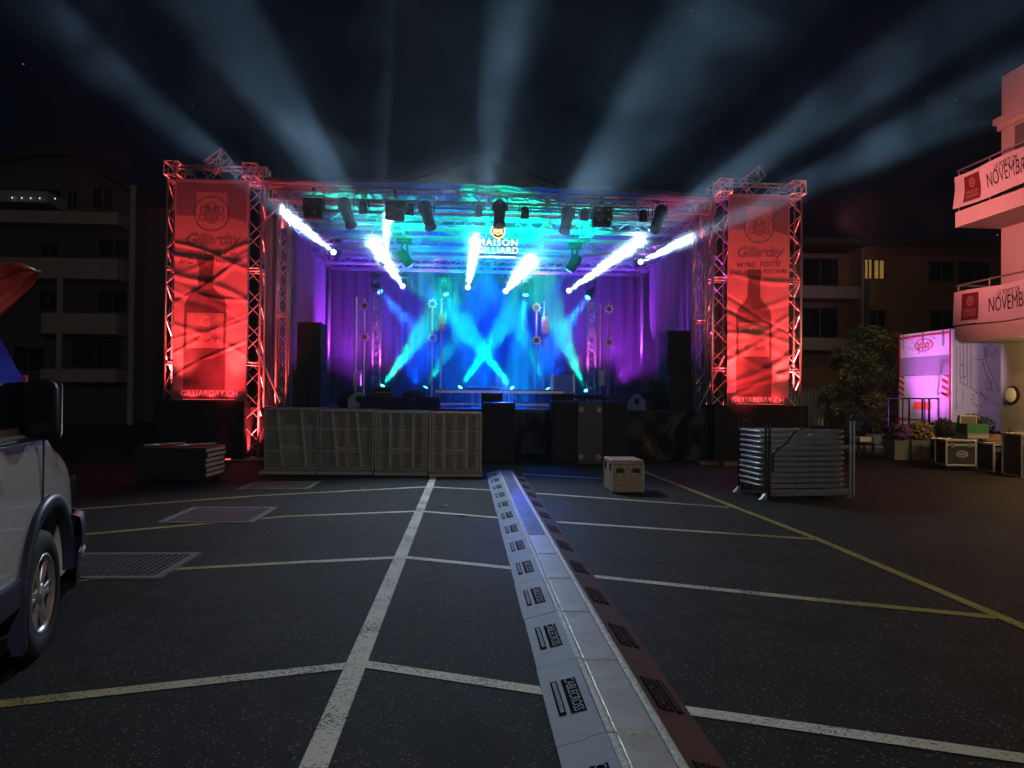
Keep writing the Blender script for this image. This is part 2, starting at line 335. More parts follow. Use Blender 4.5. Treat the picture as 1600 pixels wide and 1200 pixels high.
# tread plate
def tread():
    m = mat('tread_plate', (0.6, 0.46, 0.36), 0.42, 0.15, 0, 5); t, b = nodes(m)
    co = t.nodes.new('ShaderNodeTexCoord'); vo = t.nodes.new('ShaderNodeTexVoronoi'); vo.inputs['Scale'].default_value = 48; vo.inputs['Randomness'].default_value = 0.75
    t.links.new(co.outputs['Object'], vo.inputs['Vector'])
    r = t.nodes.new('ShaderNodeValToRGB'); r.color_ramp.elements[0].position = 0.1; r.color_ramp.elements[1].position = 0.5
    r.color_ramp.elements[0].color = (0.95, 0.76, 0.58, 1); r.color_ramp.elements[1].color = (0.3, 0.2, 0.14, 1)  # tread relief shading and warm lamp tint put into the colour
    t.links.new(vo.outputs['Distance'], r.inputs[0]); t.links.new(r.outputs[0], b.inputs['Base Color'])
    bp = t.nodes.new('ShaderNodeBump'); bp.inputs['Strength'].default_value = 1; bp.inputs['Distance'].default_value = 0.01; bp.invert = True
    t.links.new(vo.outputs['Distance'], bp.inputs['Height']); t.links.new(bp.outputs[0], b.inputs['Normal'])
    return m
M['tread'] = tread()
# perforated grille: half metal, half holes
def grille():
    m = mat('perforated_grille', (0.34, 0.325, 0.30), 0.5, 0.1, 0.2, 5); t, b = nodes(m)
    tr = t.nodes.new('ShaderNodeBsdfTransparent'); mx = t.nodes.new('ShaderNodeMixShader'); mx.inputs[0].default_value = 0.46
    out = t.nodes['Material Output']; t.links.new(tr.outputs[0], mx.inputs[1]); t.links.new(b.outputs[0], mx.inputs[2]); t.links.new(mx.outputs[0], out.inputs[0])
    return m
M['grille'] = grille()

# ------------------------------------------------------------------ lamps
def spot(name, loc, tgt, power, color, deg, blend=0.35, radius=0.06):
    l = bpy.data.lights.new(name, 'SPOT'); o = bpy.data.objects.new(name, l); COL.objects.link(o)
    l.energy = power; l.color = color; l.spot_size = R(deg); l.spot_blend = blend; l.shadow_soft_size = radius
    o.location = loc; o.rotation_euler = (Vector(tgt) - Vector(loc)).to_track_quat('-Z', 'Y').to_euler()
    return o
def bulb(name, loc, power, color, radius=0.1):
    l = bpy.data.lights.new(name, 'POINT'); o = bpy.data.objects.new(name, l); COL.objects.link(o)
    l.energy = power; l.color = color; l.shadow_soft_size = radius; o.location = loc; return o

# ================================================================== GROUND
mb = MB(); mb.poly([(-70, -25, 0), (70, -25, 0), (70, 72, 0), (-70, 72, 0)])
tag(mb.build('ground', M['asphalt']), kind='structure')
mb = MB()
pts = [G(560, 741), G(420, 812), G(330, 872), G(30, 1035), G(-250, 1190), (-14, 3.5, 0), (-14, 16, 0)]
mb.poly([(p[0], p[1], 0.002) for p in pts])
tag(mb.build('asphalt_patch', M['asphalt2']), kind='structure')

def strip(mb, pts, w=0.10, z=0.0042):
    pts = [Vector((p[0], p[1], z)) for p in pts]
    for a, b in zip(pts, pts[1:]):
        d = (b - a); n = Vector((-d.y, d.x, 0)).normalized() * (w / 2)
        k = max(1, int(d.length / 0.6))
        for i in range(k):
            p, q = a + d * (i / k), a + d * ((i + 1) / k)
            mb.poly([p - n, q - n, q + n, p + n])
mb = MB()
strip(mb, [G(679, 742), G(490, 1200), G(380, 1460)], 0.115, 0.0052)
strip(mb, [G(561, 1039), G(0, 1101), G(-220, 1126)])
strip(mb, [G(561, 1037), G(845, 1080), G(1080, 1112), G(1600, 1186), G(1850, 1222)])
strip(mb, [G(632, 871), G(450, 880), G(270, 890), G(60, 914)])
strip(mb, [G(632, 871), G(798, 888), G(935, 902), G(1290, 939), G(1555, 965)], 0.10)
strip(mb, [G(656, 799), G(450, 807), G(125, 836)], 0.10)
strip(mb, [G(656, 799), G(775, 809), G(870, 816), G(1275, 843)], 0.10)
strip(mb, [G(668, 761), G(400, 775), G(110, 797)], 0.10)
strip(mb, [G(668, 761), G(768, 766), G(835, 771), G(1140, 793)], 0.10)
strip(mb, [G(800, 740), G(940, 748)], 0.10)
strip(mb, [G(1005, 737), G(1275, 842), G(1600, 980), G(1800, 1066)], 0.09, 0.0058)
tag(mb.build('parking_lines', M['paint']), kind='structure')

def grate(x0, x1, y0, y1, label):
    t = thing('drain_grate', label, 'drain grate', ((x0 + x1) / 2, (y0 + y1) / 2, 0), 'drain grates in the asphalt')
    mb = MB(); b = 0.075
    for a in ((x0, x1, y0, y0 + b), (x0, x1, y1 - b, y1), (x0, x0 + b, y0 + b, y1 - b), (x1 - b, x1, y0 + b, y1 - b)): mb.box(*a, -0.03, 0.014)
    mb.build('frame', M['concrete'], t)
    mb = MB(); mb.poly([(x0 + b, y0 + b, 0.006), (x1 - b, y0 + b, 0.006), (x1 - b, y1 - b, 0.006), (x0 + b, y1 - b, 0.006)]); mb.build('dark_fill', M['dark_fill'], t)  # flat dark sheet stands in for the unlit hole below the bars
    mb = MB(); n = 17
    for i in range(n):
        x = x0 + b + (i + 0.5) * (x1 - x0 - 2 * b) / n; mb.box(x - 0.012, x + 0.012, y0 + b, y1 - b, 0.007, 0.019)
    for k in (1, 2, 3):
        y = y0 + (y1 - y0) * k / 4; mb.box(x0 + b, x1 - b, y - 0.008, y + 0.008, 0.0065, 0.016)
    mb.build('bars', M['grate'], t)
grate(-3.45, -2.38, 6.22, 7.18, 'iron drain grate in a pale frame nearest the white van')
grate(-3.42, -2.36, 8.8, 9.95, 'iron drain grate in a pale frame, middle one of three')
grate(-3.40, -2.34, 11.75, 12.75, 'iron drain grate in front of the grey subwoofers, farthest of three')

# ================================================================== CABLE RAMPS
XL, XA, XB, XR, LEN = 0.40, 0.615, 0.875, 1.065, 0.905
HZ = 0.062
def ramp(y0, i, ribbed):
    lid = 'ribbed blue-lit lid' if ribbed else 'smooth grey lid'
    order = ['nearest the camera', 'second from the camera', 'third from the camera', 'fourth from the camera', 'fifth from the camera', 'sixth from the camera', 'seventh from the camera',
             'seventh from the stage', 'sixth from the stage', 'fifth from the stage', 'fourth from the stage', 'third from the stage', 'next to last before the stage', 'touching the stage'][i]
    t = thing('cable_ramp', 'cable ramp section with %s, %s' % (lid, order), 'cable ramp', ((XL + XR) / 2, y0, 0), 'cable ramp sections laid end to end')
    g = 0.004; y1 = y0 + LEN - g; y0 = y0 + g
    kx = random.uniform(-0.004, 0.004)
    # sloping flanks with a stepped joint at the near end
    def flank(xo, xi, name, m, side):
        mb = MB(); st = 0.018
        xm = xi + (xo - xi) * 0.35; xn = xi + (xo - xi) * 0.40
        zf = lambda x: 0.012 + (HZ - 0.012) * (x - xo) / (xi - xo)
        top = [(xo, y0), (xn, y0), (xm, y0 + st), (xi, y0 + st), (xi, y1 + st), (xm, y1 + st), (xn, y1), (xo, y1)]
        tp = [(x + kx, y, zf(x)) for x, y in top]; bt = [(x + kx, y, 0.0105) for x, y in top]; n = len(top)
        mb.add(tp + bt, [tuple(range(n)), tuple(range(n, 2 * n))[::-1]] + [(a, (a + 1) % n, n + (a + 1) % n, n + a) for a in range(n)])
        fl = mb.build(name, m, t)
        ux = Vector((0, -1, 0)) if side < 0 else Vector((0, 1, 0))
        uy = Vector((xi - xo, 0, HZ - 0.012)).normalized()
        def at(u, off):
            x = xo + (xi - xo) * u; return Vector((x + kx, (y0 + y1) / 2 + 0.02, zf(x) + off))
        pl = MB()
        for u, hw, hh in ((0.64, 0.2, 0.037), (0.30, 0.2, 0.018)):
            F = frame3(at(u, 0.0025), ux, uy); pl.obox(F, hw * 2, hh * 2, 0.004)
        p = pl.build('nameplate', M['plate'], fl)
        tx = MB(); put_text(tx, 'CABLECROSS', frame3(at(0.64, 0.0075), ux, uy), 0.069, 0, 0.97)
        tx.build('lettering', m, fl); tx = MB()
        F = frame3(at(0.30, 0.0072), ux, uy)
        rr = random.Random(3)
        for k in range(13):
            tx.obox(F @ Matrix.Translation(((k - 6) * 0.028, 0, 0)), 0.015 + 0.004 * rr.random(), 0.018 + 0.004 * rr.random(), 0.002)
        tx.build('small_lettering', m, fl)
    flank(XL, XA, 'side_ramp', M['rampgrey'], -1)
    flank(XR, XB, 'side_ramp', M['rampshade'], 1)
    mb = MB()
    if ribbed:
        mb.box(XA + 0.04, XB - 0.04, y0, y1, 0.0105, HZ)
        k = 0
        yy = y0 + 0.02
        while yy < y1 - 0.03:
            for cx in range(6):
                xx = XA + 0.05 + cx * 0.028
                mb.box(xx, xx + 0.02, yy, yy + 0.018, HZ - 0.002, HZ + 0.005)
            yy += 0.036
    else:
        mb.box(XA + 0.04, XB - 0.04, y0 + 0.012, y1 - 0.012, 0.0105, HZ, 0.004)
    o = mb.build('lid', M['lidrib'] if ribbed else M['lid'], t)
    for xa, xb in ((XA + 0.001, XA + 0.039), (XB - 0.039, XB - 0.001)):
        mb = MB(); w = []
        mb.grid(lambda u, v, xa=xa, xb=xb: Vector((xa + (xb - xa) * u, y0 + (y1 - y0) * v, HZ + 0.002 + 0.006 * math.sin(u * PI) + 0.0015 * math.sin(v * 61 + xa * 50))), 4, 24)
        mb.box(xa, xb, y0, y1, 0.0105, HZ)
        mb.build('hinge_strip', M['tape'], t)
    mb = MB(); mb.box(XA + 0.041, XB - 0.041, y0 - 0.003, y0 + 0.0115, 0.0105, HZ + 0.003); mb.build('end_strip', M['tape'], t)
Y0 = 4.13 - 2 * 0.905
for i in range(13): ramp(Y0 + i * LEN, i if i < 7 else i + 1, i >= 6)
t = thing('ramp_end_piece', 'pale wedge end piece of the cable ramp beside the subwoofers', 'cable ramp', (0.73, Y0 + 13 * LEN, 0))
ye = Y0 + 13 * LEN + 0.004
MB().add([(XA, ye, 0.0105), (XB, ye, 0.0105), (XA, ye, HZ), (XB, ye, HZ), (XA, ye + 0.5, 0.0105), (XB, ye + 0.5, 0.0105), (XA, ye + 0.5, 0.022), (XB, ye + 0.5, 0.022)],
         [(0, 1, 3, 2), (2, 3, 7, 6), (6, 7, 5, 4), (0, 2, 6, 4), (1, 5, 7, 3), (0, 4, 5, 1)]).build('wedge', M['lid'], t)

# ================================================================== TRUSS
def truss(mb, p, q, w=0.29, up=(0, 0, 1), r=0.025, rb=0.011, step=None, w2=None):
    p = Vector(p); q = Vector(q); a = (q - p); L = a.length; a.normalize()
    u = Vector(up); u = (u - a * u.dot(a)); u = u.normalized() if u.length > 1e-3 else a.orthogonal().normalized()
    v = a.cross(u); w2 = w2 or w
    c = [u * (sa * w / 2) + v * (sb * w2 / 2) for sa, sb in ((-1, -1), (1, -1), (1, 1), (-1, 1))]
    for k in c: mb.tube(p + k, q + k, r, 8)
    n = max(2, round(L / (step or w * 1.15)))
    for f in range(4):
        c0, c1 = c[f], c[(f + 1) % 4]
        for i in range(n):
            s0, s1 = p + a * (L * i / n), p + a * (L * (i + 1) / n)
            if (i + f) % 2 == 0: mb.tube(s0 + c0, s1 + c1, rb, 5, caps=False)
            else: mb.tube(s0 + c1, s1 + c0, rb, 5, caps=False)
    for e in (p, q):
        for f in range(4): mb.tube(e + c[f], e + c[(f + 1) % 4], rb * 1.3, 5, caps=False)
    m = 1
    while m * 2.0 < L:
        e = p + a * (m * 2.0)
        for f in range(4):
            for dd in (-0.03, 0.03): mb.tube(e + a * dd + c[f], e + a * dd + c[(f + 1) % 4], rb * 1.3, 5, caps=False)
        m += 1
YT = 16.75
# ------------------------------------------------ banner towers
def tower(xo, xi, ztop, zb, side, word):
    t = thing('banner_tower', 'tall %s-lit truss tower %s' % ('red', word), 'truss tower', ((xo + xi) / 2, YT, 0), 'truss towers flanking the stage')
    w = 0.36
    for k, (x, z0) in enumerate(((xo, 0.05), (xi, 0.05))):
        mb = MB(); truss(mb, (x, YT, z0), (x, YT, ztop - 0.3), w, (1, 0, 0), 0.026, 0.012, 0.36)
        mb.build('truss_leg', M['alu'], t, True)
        mb = MB(); mb.box(x - 0.42, x + 0.42, YT - 0.42, YT + 0.42, 0.013, 0.045, 0.006); mb.build('base_plate', M['steel'], t)
    x0, x1 = min(xo, xi) - w / 2, max(xo, xi) + w / 2
    mb = MB(); truss(mb, (x0, YT, ztop - 0.13), (x1 + (0.1 if side < 0 else 0), YT, ztop - 0.13), 0.29, (0, 0, 1), 0.024, 0.012, 0.3)
    mb.build('top_truss', M['alu'], t, True)
    for x in (xo, xi):
        mb = MB(); truss(mb, (x, YT - 0.5, ztop - 0.13), (x, YT + 0.5, ztop - 0.13), 0.27, (0, 0, 1), 0.022, 0.011, 0.3); mb.build('outrigger', M['alu'], t, True)
    xs = xo + (xi - xo) * 0.52
    mb = MB(); truss(mb, (xs - 0.2, YT, ztop + 0.02), (xs + 0.16, YT, ztop + 0.3), 0.26, (0, 0, 1), 0.02, 0.011, 0.25); mb.build('top_block', M['alu'], t, True)
    return t
lo, li = P(278, 450, YT), P(397, 450, YT)
ri, ro = P(1122, 450, YT), P(1234, 450, YT)
ztl = P(300, 263, YT).z; ztr = P(1200, 291, YT).z
TL = tower(lo.x, li.x, ztl, 0, -1, 'beside the subwoofers, holding a wine banner')
TR = tower(ro.x, ri.x, ztr, 0, 1, 'behind the barrier stack, holding a wine banner')

# ------------------------------------------------ wine banners
def wrinkles(seed, W_, H_):
    r = random.Random(seed); L = []
    for k in range(15):
        v0 = r.uniform(0.05, 0.66) * H_; sl = r.choice((r.uniform(0.25, 0.7), r.uniform(-0.55, -0.15)))
        L.append((v0, sl, r.uniform(0.03, 0.08), r.uniform(0.014, 0.036) * r.choice((1, 1, -1)), r.random(), r.uniform(0.5, 1.2)))
    def f(x, z):       # x from -W/2..W/2, z from 0..H
        d = 0.015 * math.sin(z * 2.1 + x) 
        for v0, sl, s, a, cx, ww in L:
            c = v0 + sl * x + 0.05 * math.sin(x * 3 + cx * 6)
            e = (z - c) / s; k = math.exp(-((x / W_ + 0.5 - cx) / ww) ** 2)
            if abs(e) < 4: d += a * math.exp(-e * e) * k
        return d
    return f
def wine_banner(x0, x1, z0, z1, seed, label):
    W_, H_ = x1 - x0, z1 - z0; xc = (x0 + x1) / 2; y = YT - 0.235
    f = wrinkles(seed, W_, H_)
    t = thing('wine_banner', label, 'banner', (xc, y, z0), 'wine festival banners on the towers')
    def at(x, z, off=0.0): return Vector((xc + x, y - f(x, z) - off, z0 + z))
    mb = MB(); mb.grid(lambda u, v: at((u - 0.5) * W_, v * H_), 48, 150)
    mb.build('cloth', M['banner'], t, True)
    # printed top field and ribbons
    mb = MB(); hz = lambda x: H_ * (0.835 + 0.03 * x)
    for sx_ in (-1, 1):
        mb = MB(); mb.grid(lambda u, v: at(sx_ * W_ * (0.21 + 0.27 * u) , hz(0) * (1 - v) + v * H_ * 0.985 - (0.12 * u * (1 - v) if sx_ > 0 else 0), 0.003), 10, 16); mb.build('print_field', M['bannerdark'], t, True)
    mb = MB(); mb.grid(lambda u, v: at((u - 0.5) * W_ * 0.9, H_ * (0.945 + 0.035 * v), 0.0035), 24, 4); mb.build('print_band', M['bannerdark'], t, True)
    mb = MB(); mb.grid(lambda u, v: at((u - 0.5) * W_ * 0.97, H_ * (0.006 + 0.035 * v), 0.003), 24, 4)
    mb.build('print_band', M['bannerdark'], t, True)
    # bottle
    mb = MB(); bx = -0.07 * W_
    prof = [(0.008, 0.03), (0.012, 0.185), (0.40, 0.185), (0.44, 0.17), (0.475, 0.10), (0.50, 0.068), (0.60, 0.062), (0.605, 0.075), (0.635, 0.075), (0.64, 0.055)]
    def hw(v):
        for (a, wa), (b, wb) in zip(prof, prof[1:]):
            if a <= v <= b: return wa + (wb - wa) * (v - a) / (b - a)
        return prof[-1][1]
    V = [0.045 + 0.595 * k / 90 for k in range(91)]
    off = 0.045
    mb.grid(lambda u, v: at(bx + (u * 2 - 1) * hw(max(0.012, 0.64 * v)) * W_ * 1.55, (0.045 + 0.60 * v) * H_, 0.004), 14, 90)
    bo = mb.build('bottle_print', M['bottle'], t, True)
    mb = MB(); mb.grid(lambda u, v: at(bx + (u - 0.5) * W_ * 0.50, (0.235 + 0.16 * v) * H_, 0.006), 14, 20); mb.build('bottle_label', M['bottlelabel'], bo, True)
    mb = MB()
    put_text(mb, 'G', None, 0.30, fn=lambda v: at(bx + v.x, 0.355 * H_ + v.y, 0.008)); mb.build('monogram', M['gold'], bo)
    mb = MB(); put_text(mb, 'Gilliard', None, 0.16, 0.3, fn=lambda v: at(bx + v.x, 0.275 * H_ + v.y, 0.008)); mb.build('bottle_lettering', M['inkdark'], bo)
    # crest
    mb = MB(); cz = 0.845 * H_; cr_ = 0.245 * W_
    def ann(cx, cz_, r0, r1, o=0.006, n=44):
        vs = [at(cx + r * math.cos(2 * PI * i / n), cz_ + r * math.sin(2 * PI * i / n), o) for r in (r0, r1) for i in range(n)]
        mb.add(vs, [(i, n + i, n + (i + 1) % n, (i + 1) % n) for i in range(n)])
    ann(0, cz, cr_ * 0.96, cr_)
    for dx, dz, rr in ((0, -0.2, 0.34), (-0.52, -0.22, 0.2), (0.52, -0.22, 0.2), (-0.45, 0.2, 0.2), (0.5, 0.2, 0.2), (0, 0.42, 0.24), (-0.25, 0.3, 0.16), (0.25, 0.3, 0.16)):
        ann(dx * cr_, cz + dz * cr_, cr_ * (rr - 0.035), cr_ * rr, n=24)
    ann(0, cz - 0.2 * cr_, cr_ * 0.2, cr_ * 0.225, n=24)
    put_text(mb, 'G', None, cr_ * 0.36, fn=lambda v: at(v.x, cz - 0.2 * cr_ + v.y, 0.007))
    mb.build('crest', M['inkdark'], t)
    mb = MB(); put_text(mb, 'Gilliarday', None, 0.30 * W_ / 1.35, 0.35, 0.9, fn=lambda v: at(v.x, 0.725 * H_ + v.y + 0.1 * v.x * 0.3, 0.007)); mb.build('script_lettering', M['bannerdark'], t)
    mb = MB()
    put_text(mb, 'WINE, FOOD', None, 0.155, 0, 1.1, fn=lambda v: at(v.x, 0.668 * H_ + v.y + 0.06 * v.x, 0.008)); mb.build('lettering', M['inkdark'], t); mb = MB()
    put_text(mb, 'AND MUSIC FESTIVAL', None, 0.135, 0, 1.0, fn=lambda v: at(v.x, 0.632 * H_ + v.y + 0.06 * v.x, 0.008)); mb.build('lettering', M['inkdark'], t)
    mb = MB(); put_text(mb, 'GILLIARDAY.CH', None, 0.165, 0, 1.0, fn=lambda v: at(v.x, 0.028 * H_ + v.y, 0.008)); mb.build('web_lettering', M['inklight'], t)
    mb = MB(); mb.tube((x0, y + 0.03, z1 + 0.01), (x1, y + 0.03, z1 + 0.01), 0.02, 8); mb.tube((x0, y + 0.03, z0 - 0.01), (x1, y + 0.03, z0 - 0.01), 0.015, 8); mb.build('hem_bar', M['alu'], t)
    return t
a, b = P(281, 285, YT), P(389, 625, YT)
wine_banner(a.x, b.x, b.z, a.z, 4, 'creased red-lit wine festival banner nearer the parked van, above the dark case')
a2, b2 = P(1132, 308, YT), P(1225, 635, YT)
wine_banner(a2.x, b2.x, b2.z, a2.z, 11, 'creased red-lit wine festival banner above the barrier stack, crossed by a white beam')

# ------------------------------------------------ black cases under the banners
def road_case(name, label, x0, x1, y0, y1, z0, z1, cat='flight case', group=None, edge='black', body='black', latches=2):
    t = thing(name, label, cat, ((x0 + x1) / 2, (y0 + y1) / 2, z0), group)
    mb = MB(); mb.box(x0, x1, y0, y1, z0 + 0.0, z1, 0.012); mb.build('body', M[body], t)
    mb = MB(); e = 0.016
    for x in (x0, x1):
        for y in (y0, y1): mb.obox(Matrix.Translation((x, y, (z0 + z1) / 2)), e * 1.6, e * 1.6, z1 - z0 + 0.004, 0.004)
    for z in (z0 + e, z1):
        for y in (y0, y1): mb.obox(Matrix.Translation(((x0 + x1) / 2, y, z)), x1 - x0 + 0.006, e * 1.5, e * 1.5, 0.004)
        for x in (x0, x1): mb.obox(Matrix.Translation((x, (y0 + y1) / 2, z)), e * 1.5, y1 - y0 + 0.006, e * 1.5, 0.004)
    mb.build('edging', M[edge], t)
    for k in range(latches):
        xx = x0 + (x1 - x0) * (k + 1) / (latches + 1)
        mb = MB(); mb.box(xx - 0.05, xx + 0.05, y0 - 0.012, y0 - 0.001, z0 + (z1 - z0) * 0.72, z0 + (z1 - z0) * 0.72 + 0.07, 0.004)
        mb.lathe(Matrix.Translation((xx, y0 - 0.012, z0 + (z1 - z0) * 0.72 + 0.035)) @ Matrix.Rotation(R(90), 4, 'X'), [(0.022, 0), (0.022, 0.012), (0.008, 0.014)], 10)
        mb.build('latch', M['steel'] if edge != 'black' else M['fix'], t)
    return t
a, b = P(243, 626, 16.35), P(381, 626, 16.35)
road_case('ballast_case', 'large black ballast case under the banner behind the stacked decks', a.x, b.x, 16.35, 17.2, 0.02, a.z, 'ballast case', 'ballast cases under the banners')
a, b = P(1150, 634, 16.3), P(1262, 634, 16.3)
road_case('ballast_case', 'large black ballast case under the banner behind the barrier stack', b2.x - 1.72, b.x, 16.3, 17.2, 0.02, a.z, 'ballast case', 'ballast cases under the banners')
t = thing('timber_pad', 'flat brown timber pad under the tower beside the black skirt', 'timber pad', (ri.x, 16.2, 0))
mb = MB(); mb.box(ri.x - 0.65, ri.x + 0.1, 15.9, 16.3, 0.012, 0.06, 0.004); mb.box(ri.x - 0.25, ri.x + 0.55, 15.55, 15.86, 0.012, 0.10, 0.004); mb.build('planks', M['wood'], t)

# ================================================================== STAGE PLATFORM
YD, YR, DZ = 16.85, 22.9, 1.12
xl = P(440, 600, 16.95).x; xr = P(1092, 600, 16.95).x
t = thing('stage_platform', 'dark stage platform behind the black skirt', 'stage', ((xl + xr) / 2, YD, 0))
mb = MB(); mb.box(xl - 0.65, xr + 0.65, YD, YR + 0.3, DZ - 0.1, DZ); mb.build('deck', M['deck'], t)
mb = MB(); mb.box(xl - 0.4, xr + 0.25, YD - 0.02, YD - 0.002, DZ - 0.06, DZ + 0.004); mb.build('edge_rail', M['fix'], t)
for x in (xl - 0.3, (xl + xr) / 2, xr + 0.15):
    mb = MB(); mb.tube((x, YD + 0.2, 0.002), (x, YD + 0.2, DZ - 0.1), 0.03, 8); mb.build('leg', M['steel'], t)
# foil skirts
def foil(x0, x1, z0, z1, y, label, seed, gather=0.0):
    r = random.Random(seed); K = [(r.uniform(4, 14), r.uniform(3, 11), r.uniform(0, 6), r.uniform(0.004, 0.014)) for _ in range(9)]
    def fn(u, v):
        x = x0 + (x1 - x0) * u; z = z0 + (z1 - z0) * v
        if gather: x = x0 + (x1 - x0) * (u * (1 - gather * (1 - v) ** 1.5)) ; z = z - 0.06 * math.sin(u * PI) * (v)
        d = sum(a * math.sin(x * fx + z * fz * math.sin(ph + x) + ph) for fx, fz, ph, a in K)
        d += 0.02 * abs(math.sin(9 * u + 5 * v * (1 - v) + seed)) ** 3
        return Vector((x, y - 0.03 - d, z))
    mb = MB(); mb.grid(fn, 80, 50); o = mb.build('foil_skirt', M['foil'], None, True)
    tag(o, label, 'skirt', 'black foil skirts along the stage front'); return o
a, b = P(803, 637, YD), P(864, 720, YD)
foil(a.x, b.x, 0.15, DZ - 0.01, YD - 0.04, 'crumpled black foil skirt hanging between two black speaker cabinets', 3, 0.25)
a, b = P(978, 640, YD), P(1114, 725, YD)
foil(a.x, b.x, 0.03, DZ - 0.01, YD - 0.04, 'wide black foil skirt between the black case and the truss tower', 5)
a, b = P(405, 640, YD), P(760, 720, YD)
foil(a.x, b.x, 0.03, DZ - 0.01, YD - 0.04, 'long black foil skirt hidden behind the grey subwoofers', 8)

# ================================================================== STAGE ROOF
zf_l, zf_r = P(415, 303, 16.8).z, P(1092, 326, 16.8).z
zb = P(511, 410, 22.6).z; YB = 22.6
YF = 16.8
t = ROOF = thing('stage_roof', 'open truss stage roof with grey canopy over the stage', 'stage roof', ((xl + xr) / 2, YF, DZ))
x0r, x1r = xl - 0.05, xr + 0.05
mb = MB(); truss(mb, (x0r - 0.2, YF, zf_l), (x1r + 0.2, YF, zf_r), 0.3, step=0.34); mb.build('front_truss', M['alu'], t, True)
mb = MB(); truss(mb, (x0r, YB, zb), (x1r, YB, zb - 0.02), 0.34, step=0.42); mb.build('rear_truss', M['alu'], t, True)
def roofz(x, y):
    u = (x - x0r) / (x1r - x0r); v = (y - YF) / (YB - YF)
    zf = zf_l + (zf_r - zf_l) * u
    return (zf + 0.05 * math.sin(u * PI)) * (1 - v) + zb * v
for k in range(5):
    x = x0r + (x1r - x0r) * k / 4
    mb = MB(); truss(mb, (x, YF + 0.16, roofz(x, YF)), (x, YB - 0.18, roofz(x, YB)), 0.27, step=0.4, r=0.022); mb.build('rafter', M['alu'], t, True)
for k in range(1, 9):
    y = YF + (YB - YF) * k / 9
    mb = MB()
    if k % 3 == 2: truss(mb, (x0r, y, roofz(0, y) - 0.05), (x1r, y, roofz(9, y) - 0.06), 0.24, step=0.36, r=0.02, rb=0.01)
    else:
        for dz in (0.16, -0.10): mb.obox(Matrix.Translation(((x0r + x1r) / 2, y, (roofz(x0r, y) + roofz(x1r, y)) / 2 + dz)), x1r - x0r, 0.05, 0.07)
    mb.build('purlin', M['alu'], t)
mb = MB()
for k in range(1, 8):
    x = x0r + (x1r - x0r) * (k - 0.5) / 7
    mb.tube((x, YF + 1.2, roofz(x, YF + 1.2)), (x + random.choice((-0.5, 0.5)), YF + 3.2, roofz(x, YF + 3.2) - 0.1), 0.02, 6)
    mb.tube((x, YF + 3.0, roofz(x, YF + 3.0) - 0.35), (x, YF + 3.0, roofz(x, YF + 3.0) + 0.2), 0.014, 6)
    mb.tube((x - 0.35, YF + 2.0, roofz(x, YF + 2.0) - 0.12), (x + 0.25, YF + 2.0, roofz(x, YF + 2.0) + 0.18), 0.014, 6)
mb.build('bracing', M['alu'], t)
def can(u, v):
    x = x0r - 0.3 + (x1r - x0r + 0.6) * u; y = YF - 0.22 + (YB - YF + 0.5) * v
    return Vector((x, y, roofz(min(max(x, x0r), x1r), y) + 0.22 + 0.035 * math.sin(u * 2 * PI * 14) * (0.4 + 0.6 * v) + 0.03 * math.sin(v * 9 + u * 4)))
mb = MB(); mb.grid(can, 112, 30); mb.build('canopy', M['canopy'], t, True)
mb = MB(); mb.grid(lambda u, v: can(u, v) + Vector((0, 0, 0.05)), 112, 30)
for i in range(56):
    a, b = can(i / 56, 0), can((i + 1) / 56, 0); d = Vector((0, -0.004, 0)); z = Vector((0, 0, 0.06))
    mb.poly([a + d - z * 0.35, b + d - z * 0.35, b + d + z, a + d + z])
mb.build('canopy_cover', M['canopyout'], t, True)
for x in (xl, xr):
    mb = MB(); truss(mb, (x, 16.98, DZ), (x, 16.98, roofz(x, 16.98) + 0.1), 0.22, (1, 0, 0), 0.024, 0.011, 0.28); mb.build('front_leg', M['alu'], t, True)
    mb = MB(); mb.tube((x, YB, DZ), (x, YB, zb + 0.15), 0.055, 10); mb.build('rear_leg', M['alu'], t, True)
    s = 1 if x < 0 else -1
    mb = MB(); mb.tube((x - s * 0.42, 16.5, 2.0 + 0.35), (x + s * 0.02, 16.8, DZ + 0.12), 0.025, 8); mb.tube((x - s * 0.35, 16.75, 5.15), (x + s * 0.05, 16.95, 5.62), 0.02, 8); mb.build('brace', M['alu'], t)
    mb = MB(); mb.tube((x, 16.84, 5.0), (x + s * 0.02, 16.84, 5.75), 0.045, 10); mb.build('sleeve', M['alu'], t, True)

# drapes
def drape(name, p0, p1, z0, z1, m, label, cat, amp=0.06, waves=14, seed=0, group=None, gather=0):
    p0 = Vector(p0); p1 = Vector(p1); d = (p1 - p0); n = Vector((-d.y, d.x, 0)).normalized(); r = random.Random(seed)
    ph = [r.uniform(0, 6) for _ in range(4)]
    def fn(u, v):
        w = amp * (math.sin(u * waves * 2 * PI + ph[0] + 0.5 * math.sin(u * 17 + ph[1])) + 0.45 * math.sin(u * waves * 4.7 + ph[2] + v * 1.5))
        w *= (0.75 + 0.25 * v); uu = u
        if gather: uu = u * (1 - gather * math.exp(-((v - 0.33) / 0.16) ** 2))
        p = p0 + d * uu + n * w
        return Vector((p.x, p.y, z0 + (z1 - z0) * v))
    mb = MB(); mb.grid(fn, int(waves * 12), 24); o = mb.build(name, m, None, True); tag(o, label, cat, group); return o
drape('side_curtain', (xl - 0.55, 17.45, 0), (xl - 0.12, 22.3, 0), DZ + 0.01, 5.45, M['drape'], 'purple-lit pleated side curtain behind the taller black loudspeaker stack', 'curtain', 0.07, 13, 2, 'side curtains of the stage')
